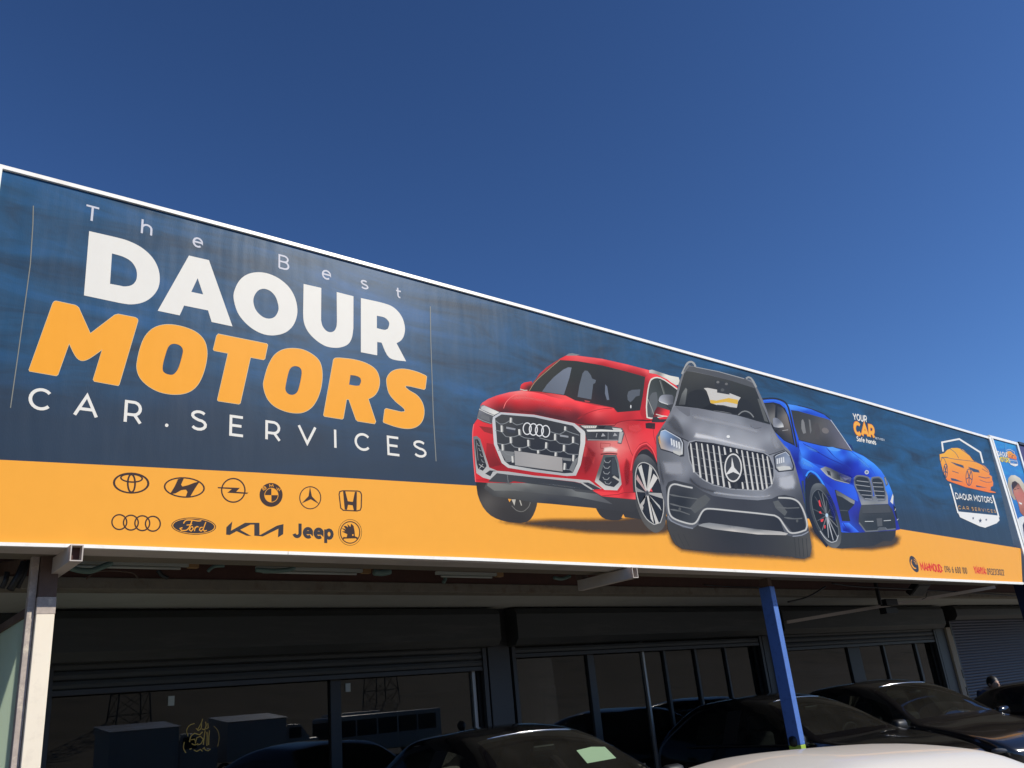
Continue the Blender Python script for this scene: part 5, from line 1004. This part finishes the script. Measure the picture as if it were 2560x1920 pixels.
# long diagonal stay and hanging lamps on the right
a_, b_ = U(1965, 1556, 8.6), U(2485, 1468, 6.6)
tag(MB().bar(a_, b_, .07, .05).build('diagonal_stay', M['under']), 'long diagonal steel stay under the canopy on the right', 'beam')
hb = empty('hanging_sensor', U(2225, 1500, 7.4)); tag(hb, 'black box lamp on a drop rod above the third shutter', 'lamp')
p1, p2 = U(2188, 1455, 7.4), U(2201, 1512, 7.4)
MB().bar(p1, p2, .05, .04).build('drop_rod', M['dalum'], hb)
for (x, y) in ((2222, 1506), (2222, 1527)):
    c = U(x, y, 7.4); MB().box(c.x-.19, c.x+.19, 7.34, 7.46, c.z-.05, c.z+.05).build('lamp_box', M['black'], hb, bevel=.008)
fl = empty('floodlight', U(2296, 1470, 7.0)); tag(fl, 'black slab floodlight tilted down under the right part of the sign', 'lamp')
c = U(2296, 1470, 7.0)
o = MB().box(-.22, .22, -.05, .05, -.13, .13).build('lamp_body', M['black'], fl, bevel=.01, world=False); o.rotation_euler = (R(50), 0, 0)
o = MB().box(-.19, .19, -.058, -.051, -.1, .1).build('lamp_glass', M['black'], fl, world=False); o.rotation_euler = (R(50), 0, 0)
MB().box(-.03, .03, -.02, .02, .05, .28).build('mounting_arm', M['dalum'], fl, world=False)
# electrical clutter left of the cream post, hanging from the canopy
cl = empty('cable_tray', U(35, 1440, 7.3)); tag(cl, 'rusty cable tray with dangling straps left of the cream post', 'cable tray')
MB().bar(U(-40, 1430, 7.3), U(70, 1410, 7.9), .1, .1).build('tray', M['rust'], cl)
for (x, y, x2, y2, r_) in ((62,1405,25,1475,.03),(72,1400,45,1470,.016),(18,1430,5,1470,.02),(80,1385,78,1420,.006),(88,1385,86,1425,.006)):
    MB().tube([U(x, y, 7.3), U((x+x2)/2+3, (y+y2)/2, 7.3), U(x2, y2, 7.3)], r_, 6).build('strap', M['dalum'], cl, smooth=True)
# small white tags and the gold calligraphy on the glass
for (x, y, lab) in ((428, 1752, 'small pale square tag on the left shop window'), (870, 1719, 'small pale square tag beside the dark window post')):
    c = U(x, y, WY+.04); tag(MB().box(c.x-.03, c.x+.03, WY+.036, WY+.048, c.z-.045, c.z+.045).build('tag', M['white']), lab, 'tag')
cg = empty('window_calligraphy', (5, WY, 2)); tag(cg, 'gold round calligraphy sticker on the left shop window', 'sticker')
for pts, w_ in (([(1365,1395),(1380,1370),(1395,1340),(1400,1320)],6),([(1355,1385),(1370,1400),(1390,1385),(1392,1350)],7),([(1395,1390),(1415,1395),(1425,1365),(1420,1340)],7),([(1425,1390),(1440,1380),(1436,1350)],6),
                ([(1310,1480),(1320,1440),(1345,1420),(1380,1430),(1400,1410)],7),([(1350,1490),(1360,1450),(1385,1440),(1405,1460),(1390,1490),(1365,1500)],6),([(1405,1500),(1412,1440),(1418,1400)],6),([(1430,1505),(1432,1450),(1430,1410)],6),([(1442,1500),(1444,1440),(1448,1400)],6),
                ([(1275,1480),(1268,1520),(1285,1555)],6),([(1300,1440),(1290,1400),(1310,1365),(1345,1352)],5),([(1340,1535),(1360,1545),(1385,1530),(1400,1545)],6),([(1400,1530),(1412,1518),(1420,1535),(1440,1540),(1455,1528)],6),([(1325,1490),(1345,1500),(1370,1490)],6),([(1310,1530),(1325,1525)],7),([(1478,1370),(1505,1400),(1515,1450),(1505,1510)],3),([(1320,1465),(1345,1460),(1350,1475)],6)):
    a = Art((0, 1320, 2.766), .002, WY+.048); a.line(pts, w_, (210, 150, 40), sm=3); a.build('stroke', cg, M['gold'])

# ================================================================== CARS
def split_by_material(me, names, mats, parent):
    bm0 = bmesh.new(); bm0.from_mesh(me); out = []
    for i, (nm, mt) in enumerate(zip(names, mats)):
        bm = bm0.copy()
        bmesh.ops.delete(bm, geom=[f for f in bm.faces if f.material_index != i], context='FACES')
        if not bm.faces: bm.free(); continue
        for f in bm.faces: f.material_index = 0; f.smooth = True
        m2 = bpy.data.meshes.new(nm); bm.to_mesh(m2); bm.free()
        out.append(link(nm, m2, M[mt], parent, world=False))
    bm0.free(); return out
def wheel(parent, x, y, r=.33, wd=.21):
    o = empty('wheel', (x, y, r)); o.parent = parent
    mb = MB(); prof = [(.2, -wd/2+.02), (r-.03, -wd/2), (r-.005, -wd/2+.03), (r, 0), (r-.005, wd/2-.03), (r-.03, wd/2), (.2, wd/2-.02)]
    n = 24; k = len(prof)
    for i in range(n):
        t = 2*math.pi*i/n
        for (rr, yy) in prof: mb.v.append((rr*math.cos(t), yy, rr*math.sin(t)))
    for i in range(n):
        for j in range(k-1): mb.f.append((i*k+j, i*k+j+1, ((i+1) % n)*k+j+1, ((i+1) % n)*k+j))
    mb.build('tyre', M['rubber'], o, smooth=True, world=False)
    mb = MB(); sgn = 1 if y > 0 else -1
    for i in range(5):
        t = 2*math.pi*i/5; mb.bar((.03*math.cos(t), sgn*.07, .03*math.sin(t)), (.205*math.cos(t), sgn*.06, .205*math.sin(t)), .05, .03)
    for i in range(n):
        t0, t1 = 2*math.pi*i/n, 2*math.pi*(i+1)/n; b = len(mb.v)
        mb.v += [(.215*math.cos(t0), sgn*.085, .215*math.sin(t0)), (.215*math.cos(t1), sgn*.085, .215*math.sin(t1)), (.195*math.cos(t1), -sgn*.05, .195*math.sin(t1)), (.195*math.cos(t0), -sgn*.05, .195*math.sin(t0))]; mb.f.append((b, b+1, b+2, b+3))
    mb.build('rim', M['rim'], o, world=False)
def make_car(name, label, cat, loc, heading, paint='blackpaint', H=1.5, Wd=1.8, belt=.95, st=None, group=None, seatm='seat', roofw=.58, chrome_trim=True, aerial=False, mirror='black'):
    """heading: direction of the nose, degrees from +x"""
    root = empty(name, loc, R(heading)); tag(root, label, cat, group)
    hw = Wd/2
    # x, height of the centre line, half-width factor, cabin flag
    st = st or [(2.14, .55, .62), (2.10, .68, .74), (1.95, .78, .86), (1.5, .9, .96), (.98, .98, .985), (.9, 1.0, .985), (.45, None, 1.0), (.02, None, 1.0), (-.45, None, 1.0), (-.55, None, 1.0), (-1.25, None, 1.0), (-1.4, None, .99), (-1.9, None, .97), (-2.08, .98, .93), (-2.14, .85, .88), (-2.17, .55, .84)]
    roof = {6: H-.24, 7: H-.06, 8: H, 9: H, 10: H-.03, 11: H-.06, 12: H-.36}
    V = []; nv = 8
    for i, (x, zc, wf) in enumerate(st):
        z = roof.get(i, zc) if zc is None else zc
        zb = min(belt, z-.03) if zc is None else min(belt, z-.02)
        t = max(0, min(1, (z-zb)/(H-belt)))
        wb = hw*wf; wt = wb-.05+(roofw*hw/.9-wb+.05)*t
        ends = i in (0, len(st)-1)
        zl = .22 if not ends else .3
        ring = [(wb*.9, zl), (wb*.985, zl+.16), (wb, min(.62, z-.06)), (wb*(.985 if t > 0 else .97), zb), (wt+.035*t+.0, z-.09*t-.008), (wt-.03, z-.03*t-.003), (wt*.55, z-.006*t), (0, z+.012*(1-ends))]
        V.append([(x-.06*(y/hw)**2*(1 if x > 1.2 else 0)-.0+(-.10*(y/hw)**2 if i in (5, 6, 7) else 0)+(.06*(y/hw)**2 if i >= 12 else 0), y, zz) for (y, zz) in ring])
    bm = bmesh.new(); gv = []
    for ring in V:
        left = [bm.verts.new(p) for p in ring]; right = [bm.verts.new((p[0], -p[1], p[2])) for p in ring[:-1]]
        gv.append((left, right+[left[-1]]))
    def mi(i, j, side):
        cab = 5 <= i <= 11
        if j >= 5 and i in (5, 6): return 1
        if j >= 5 and i in (11, 12) and st[12][1] is None: return 2
        if j == 3 and i in (5, 6, 7): return 3+side
        if j == 3 and i in (9,): return 5+side
        if j == 3 and i == 8: return 7
        if j == 0: return 7
        return 0
    for s_ in (0, 1):
        for i in range(len(V)-1):
            for j in range(nv-1):
                q = [gv[i][s_][j], gv[i+1][s_][j], gv[i+1][s_][j+1], gv[i][s_][j+1]]
                if len(set(q)) < 3: continue
                f = bm.faces.new(q if s_ == 0 else q[::-1]); f.material_index = mi(i, j, s_)
    for e in (0, -1):
        lp = gv[e][0]+gv[e][1][:-1][::-1]
        f = bm.faces.new(lp)
    bmesh.ops.recalc_face_normals(bm, faces=bm.faces)
    cl_ = bm.edges.layers.float.new('crease_edge')
    me = bpy.data.meshes.new('car'); bm.to_mesh(me); bm.free()
    tmp = bpy.data.objects.new('tmp', me); COL.objects.link(tmp)
    for k in range(8): me.materials.append(None)
    sm = tmp.modifiers.new('s', 'SUBSURF'); sm.levels = 2; sm.render_levels = 2
    dg = bpy.context.evaluated_depsgraph_get(); me2 = bpy.data.meshes.new_from_object(tmp.evaluated_get(dg))
    bpy.data.objects.remove(tmp)
    ws_ =split_by_material(me2, ['body', 'windscreen', 'rear_window', 'side_window', 'side_window', 'side_window', 'side_window', 'pillar_trim'], [paint, 'cglass', 'cglass', 'cglass', 'cglass', 'cglass', 'cglass', 'black'], root)
    # chrome tube added as the sun's glint along the windscreen's top edge
    for o_ in ws_:
        if o_.name.startswith('windscreen'):
            eb = bmesh.new(); eb.from_mesh(o_.data); vs = sorted({v.co.copy().freeze() for e in eb.edges if len(e.link_faces) == 1 for v in e.verts if v.co.x < .16}, key=lambda c: c.y); eb.free()
            vs = [v for v in vs if v.x < .16 and abs(v.y) < .5]
            if len(vs) > 3: MB().tube([(v.x, v.y, v.z+.002) for v in vs], .006, 6).build('windscreen_glint', M['chrome'], root, smooth=True, world=False)
    for (x, y) in ((1.32, hw-.12), (1.32, -hw+.12), (-1.3, hw-.12), (-1.3, -hw+.12)): wheel(root, x, y)
    for s_ in (1, -1):
        mo = MB().box(.67, .79, s_*(hw+.09)-.11, s_*(hw+.09)+.11, belt-.01, belt+.12).build('side_mirror', M[mirror], root, smooth=True, bevel=.045, world=False)
        MB().box(.665, .668, s_*(hw+.09)-.075, s_*(hw+.09)+.075, belt+.005, belt+.095).build('mirror_glass', M['chrome'], mo, world=False)
        MB().bar((.76, s_*(hw-.05), belt), (.72, s_*(hw+.03), belt+.03), .06, .04).build('mirror_stalk', M['black'], mo, world=False)
        MB().ball((1.9, s_*(hw*.66), .655), (.13, .2, .05), 14, 8).build('headlight', M['lens'], root, smooth=True, world=False)
        MB().ball((-2.05, s_*(hw*.7), .84), (.08, .17, .08), 12, 8).build('tail_light', mat('tail_lens', (.25, .01, .01), .2, coat=.4), root, smooth=True, world=False)
        for xx in (-.35, -1.2):
            MB().box(xx-.09, xx+.09, s_*(hw-.005)-.016, s_*(hw-.005)+.016, .80, .83).build('door_handle', M['chrome' if chrome_trim else paint], root, bevel=.006, world=False)
        # bright strip along the top of the glass and a seal under it
        pts = [(.86, s_*(hw*.965), belt+.005)]+[(x, s_*(hw*.985), belt+.005) for x in (.4, -.2, -.8, -1.3)]
        MB().tube(pts, .008, 5).build('window_trim', M['chrome' if chrome_trim else 'black'], root, world=False)
        b = MB(); b.box(-.52, -.36, s_*.37-.22, s_*.37+.22, .45, 1.08); se = b.build('seat', M[seatm], root, bevel=.05, world=False)
        MB().box(-.52, -.42, s_*.37-.12, s_*.37+.12, 1.12, 1.28).build('headrest', M[seatm], se, bevel=.04, world=False)
        MB().box(-.4, .1, s_*.37-.23, s_*.37+.23, .38, .55).build('seat_cushion', M[seatm], se, bevel=.04, world=False)
    MB().box(-1.5, -1.35, -.6, .6, .45, 1.05).build('rear_seat', M[seatm], root, bevel=.05, world=False)
    MB().box(.52, .92, -.7, .7, .6, .9).build('dashboard', M['black'], root, bevel=.05, world=False)
    ring = [(.40+.05*math.sin(t), .37+.18*math.cos(t), .93+.17*math.sin(t)) for t in [2*math.pi*k/20 for k in range(21)]]
    MB().tube(ring, .016, 6).build('steering_wheel', M['seat'], root, smooth=True, world=False)
    MB().box(.15, .2, -.12, .12, H-.25, H-.19).build('inner_mirror', M['black'], root, bevel=.015, world=False)
    for s_ in (-.15, .35): MB().bar((.9, s_, .99), (.62, s_+.42, 1.10), .018, .012).build('wiper', M['black'], root, world=False)
    MB().box(2.02, 2.13, -.5, .5, .42, .62).build('grille', M['black'], root, bevel=.02, world=False)
    MB().box(2.13, 2.15, -.26, .26, .36, .47).build('number_plate', M['white'], root, world=False)
    if aerial: MB().ball((-1.3, 0, H+.02), (.08, .025, .05), 12, 8).build('aerial_fin', M['black'], root, smooth=True, world=False)
    return root
G_ = 'black cars parked nose out under the sign'
c1 = make_car('parked_car', 'black hatchback with a green paper note behind its windscreen, leftmost of the parked black cars', 'car', (5.45, 6.5, 0), -97, H=1.53, group=G_, aerial=True, chrome_trim=False)
c2 = make_car('parked_car', 'black car directly behind the blue post with a teal sticker on its windscreen', 'car', (10.55, 7.05, 0), -97, H=1.54, paint='blackpaint', group=G_, chrome_trim=False)
c3 = make_car('parked_car', 'dark car with a bright door mirror, next right of the blue post', 'car', (12.8, 6.75, 0), -106, H=1.57, paint='blackpaint2', group=G_, chrome_trim=False, mirror='blackpaint2')
c4 = make_car('parked_car', 'dark car cut off by the right picture edge, beyond the bright door mirror', 'car', (14.75, 4.9, 0), -108, H=1.36, paint='blackpaint2', group=G_, chrome_trim=False)
wc = make_car('white_car', 'pearl white car whose sunlit roof fills the lower right foreground', 'car', (2.85, 2.45, 0), 174, H=1.375, paint='whitepaint', mirror='whitepaint', seatm='seatb', roofw=.48, belt=.92)
# notes stuck behind windscreens: found by casting the photograph's rays onto the glass
bpy.context.view_layer.update(); DG = bpy.context.evaluated_depsgraph_get()
def on_glass(pts, lab, mt, name, cat, off=.004):
    ps = []; org = Vector((0, 0, EYE))
    for (x, y) in pts:
        d = ray(x, y).normalized(); o_ = org.copy()
        for _ in range(12):
            ok, p, nrm, idx, ob, mx = sc.ray_cast(DG, o_, d)
            if not ok: return None
            if ob.name.startswith('windscreen'): break
            o_ = p+d*.01
        else: return None
        if nrm.dot(d) > 0: nrm = -nrm
        ps.append((p+nrm*off, p+nrm*(off-.0015)))
    me = bpy.data.meshes.new(name); n = len(ps)
    me.from_pydata([tuple(a_) for a_, b_ in ps]+[tuple(b_) for a_, b_ in ps], [], [tuple(range(n)), tuple(range(n, 2*n))[::-1]]+[(k, (k+1) % n, n+(k+1) % n, n+k) for k in range(n)])
    return tag(link(name, me, M[mt]), lab, cat)
on_glass([(1441, 1877), (1478, 1868), (1512, 1868), (1540, 1896), (1468, 1909)], 'pale green paper note on the windscreen of the leftmost black car', 'paper', 'paper_note', 'note')
on_glass([(1893, 1799), (1905, 1797), (1911, 1802), (1900, 1807)], 'small teal sticker on the windscreen behind the blue post', 'teal', 'windscreen_sticker', 'sticker')

# a person behind the dark cars: only the dark hair shows
def person(loc, rz, H=1.42):
    root = empty('person', loc, rz); tag(root, 'person with short black hair bending behind the dark cars at the right', 'person')
    pts = {'pel': (0, 0, .82), 'wa': (.03, 0, .98), 'ch': (.14, 0, 1.16), 'nk': (.2, 0, 1.26), 'hd': (.24, 0, 1.31),
           'hl': (0, .1, .78), 'kl': (.05, .11, .44), 'al': (0, .11, .08), 'tl': (.14, .12, .04), 'hr': (0, -.1, .78), 'kr': (.05, -.11, .44), 'ar': (0, -.11, .08), 'tr': (.14, -.12, .04),
           'sl': (.15, .19, 1.2), 'el': (.2, .25, .95), 'wl': (.36, .2, .82), 'sr': (.15, -.19, 1.2), 'er': (.2, -.25, .95), 'wr': (.36, -.2, .82)}
    rad = {'pel': .14, 'wa': .125, 'ch': .14, 'nk': .055, 'hd': .05, 'hl': .09, 'kl': .065, 'al': .045, 'tl': .035, 'hr': .09, 'kr': .065, 'ar': .045, 'tr': .035, 'sl': .065, 'el': .045, 'wl': .032, 'sr': .065, 'er': .045, 'wr': .032}
    ed = [('pel','wa'),('wa','ch'),('ch','nk'),('nk','hd'),('pel','hl'),('hl','kl'),('kl','al'),('al','tl'),('pel','hr'),('hr','kr'),('kr','ar'),('ar','tr'),('ch','sl'),('sl','el'),('el','wl'),('ch','sr'),('sr','er'),('er','wr')]
    for s_, w_ in (('l', 'wl'), ('r', 'wr')):
        p = pts[w_]; sy = 1 if s_ == 'l' else -1
        for k, (dy, ln) in enumerate(((-.03, .075), (-.01, .085), (.01, .08), (.03, .065))):
            a, b = f'f{s_}{k}a', f'f{s_}{k}b'
            pts[a] = (p[0]+.08, p[1]+dy, p[2]-.05); pts[b] = (p[0]+.08+ln*.6, p[1]+dy*1.2, p[2]-.05-ln*.7); rad[a] = .011; rad[b] = .008; ed += [(w_, a), (a, b)]
        pts['th'+s_] = (p[0]+.06, p[1]-sy*.05, p[2]-.01); rad['th'+s_] = .01; ed.append((w_, 'th'+s_))
    keys = list(pts); me = bpy.data.meshes.new('person_body'); me.from_pydata([pts[k] for k in keys], [(keys.index(a), keys.index(b)) for a, b in ed], [])
    o = bpy.data.objects.new('tmp', me); COL.objects.link(o)
    md = o.modifiers.new('k', 'SKIN'); sv = me.skin_vertices[0].data
    for i, k in enumerate(keys): sv[i].radius = (rad[k], rad[k]); sv[i].use_root = (k == 'pel')
    s2 = o.modifiers.new('s', 'SUBSURF'); s2.levels = 2
    dg = bpy.context.evaluated_depsgraph_get(); m2 = bpy.data.meshes.new_from_object(o.evaluated_get(dg)); bpy.data.objects.remove(o)
    mb = bmesh.new(); mb.from_mesh(m2)
    hd = bmesh.ops.create_icosphere(mb, subdivisions=4, radius=1)['verts']
    for v in hd:
        x, y, z = v.co; fx = 1+(.06 if x > 0 and z < 0 else 0)
        nose = .025*math.exp(-((y/.16)**2+((z+.1)/.22)**2)) if x > .6 else 0
        v.co = Vector((.27+x*.095*fx+nose, y*.075*(1-.18*max(0, -z)), 1.33+z*.115))
    for f in mb.faces: f.smooth = True
    mb.to_mesh(m2); mb.free()
    link('body', m2, M['skin'], root, world=False)
    h = MB().ball((.255, 0, 1.355), (.105, .087, .10), 20, 14).build('hair', M['hair'], root, smooth=True, world=False)
    for s_ in (1, -1): MB().ball((.352, s_*.03, 1.335), (.012, .014, .008), 8, 6).build('eye', M['black'], root, world=False); MB().ball((.27, s_*.077, 1.325), (.025, .01, .03), 8, 6).build('ear', M['skin'], root, world=False)
    MB().tube([(.36, -.025, 1.265), (.366, 0, 1.263), (.36, .025, 1.265)], .006, 6).build('mouth', M['rust'], root, world=False)
    for nm, mt, lo, hi in (('shirt', 'cloth', .8, 1.24), ('trousers', 'trousers', .1, .84)):
        b = bmesh.new(); b.from_mesh(m2)
        for v in b.verts: v.co += v.normal*.012
        bmesh.ops.delete(b, geom=[f for f in b.faces if not (lo < f.calc_center_median().z < hi) or (nm == 'trousers' and abs(f.calc_center_median().y) > .19) or (nm == 'shirt' and f.calc_center_median().x > .3)], context='FACES')
        m3 = bpy.data.meshes.new(nm); b.to_mesh(m3); b.free(); link(nm, m3, M[mt], root, world=False)
    return root
person((15.6, 6.85, 0), R(-120))

# ================================================================== ACROSS THE ROAD (seen mirrored in the shop glass)
def bus():
    r = empty('minibus', (26.4, -26.0, 0)); tag(r, 'white minibus parked across the road, seen only mirrored in the shop glass', 'bus')
    MB().box(-3.6, 3.4, -1.05, 1.05, .35, 2.2).build('body', M['bus'], r, bevel=.12, world=False)
    MB().box(-3.2, -.4, -.75, .75, 2.22, 2.34).build('roof_unit', M['bus'], r, bevel=.04, world=False)
    for k in range(5):
        for y in (-1.055, 1.05): MB().box(-3.3+k*1.28, -2.12+k*1.28, y, y+.006, 1.15, 1.95).build('side_window', M['black'], r, world=False)
    MB().box(-3.61, -3.6, -.9, .9, 1.1, 1.95).build('windscreen', M['black'], r, world=False)
    for x in (-2.4, 2.2):
        for y in (.92, -.92): wheel(r, x, y)
bus()
def box_truck(x, y, lab, col):
    r = empty('box_truck', (x, y, 0)); tag(r, lab, 'truck', None)
    MB().box(-1.45, 1.3, -1.05, 1.05, .7, 2.3).build('cargo_box', M[col], r, bevel=.03, world=False)
    MB().box(1.35, 3.0, -.95, .95, .4, 1.35).build('cab', M['bus'], r, bevel=.1, world=False)
    mb = MB(); mb.v = [(-1.5, -1.1, 2.62), (1.35, -1.1, 2.62), (1.35, 1.1, 2.32), (-1.5, 1.1, 2.32), (-1.5, -1.1, 2.312), (1.35, -1.1, 2.312), (1.35, 1.1, 2.306), (-1.5, 1.1, 2.306)]; mb.f = [(0, 1, 2, 3), (4, 7, 6, 5), (0, 4, 5, 1), (1, 5, 6, 2), (2, 6, 7, 3), (3, 7, 4, 0)]; mb.build('box_roof', M['bus'], r, world=False)  # roof slope invented so that a bright sunlit top shows in the shop glass
    mb = MB(); pr = [(1.36, 1.3), (2.6, 1.3), (2.05, 1.98), (1.4, 2.02)]
    for q in (-.88, .88):
        for (a_, b_) in pr: mb.v.append((a_, q, b_))
    mb.f = [(0, 1, 2, 3), (7, 6, 5, 4), (0, 4, 5, 1), (1, 5, 6, 2), (2, 6, 7, 3), (3, 7, 4, 0)]; mb.build('cab_top', M['bus'], r, bevel=.04, world=False)
    mb = MB(); mb.v = [(2.63, -.75, 1.36), (2.63, .75, 1.36), (2.13, .75, 1.95), (2.13, -.75, 1.95)]; mb.f = [(0, 1, 2, 3)]; mb.build('windscreen', M['black'], r, world=False)
    for y_ in (.89, -.886): MB().box(1.5, 2.1, y_, y_+.005, 1.4, 1.85).build('side_window', M['black'], r, world=False)
    for xx in (-.8, 2.2):
        for yy in (.85, -.85): wheel(r, xx, yy)
box_truck(12.2, -21.5, 'pale box truck across the road, left one mirrored in the shop glass', 'truck')
box_truck(17.2, -22.0, 'white box truck across the road, mirrored beside the calligraphy', 'bus')
def pylon(x, y, z, h):
    r = empty('lattice_pylon', (x, y, z)); tag(r, None); mb = MB(); n = 9; w0, w1 = 2.6, .5
    def c(k, t): w_ = w0+(w1-w0)*t; return ((-1, 1, 1, -1)[k % 4]*w_, (-1, -1, 1, 1)[k % 4]*w_, h*t)
    for k in range(4): MB().bar(c(k, 0), c(k, 1), .16).build('leg', M['steel'], r, world=False)
    for i in range(n):
        for k in range(4):
            mb.bar(c(k, i/n), c(k+1, (i+1)/n), .08); mb.bar(c(k+1, i/n), c(k, (i+1)/n), .08); mb.bar(c(k, i/n), c(k+1, i/n), .08)
    o = mb.build('bracing', M['steel'], r, world=False); o['kind'] = 'stuff'
    for t in (.8, .9): MB().bar((-4.5, 0, h*t), (4.5, 0, h*t), .25).build('cross_arm', M['steel'], r, world=False)
    return r
tag(pylon(42, -124, 3.2, 28), 'lattice pylon on the hillside mirrored left in the shop glass', 'pylon')
tag(pylon(90, -132, 4.2, 30), 'lattice pylon on the hillside mirrored beside the shop pillar', 'pylon')
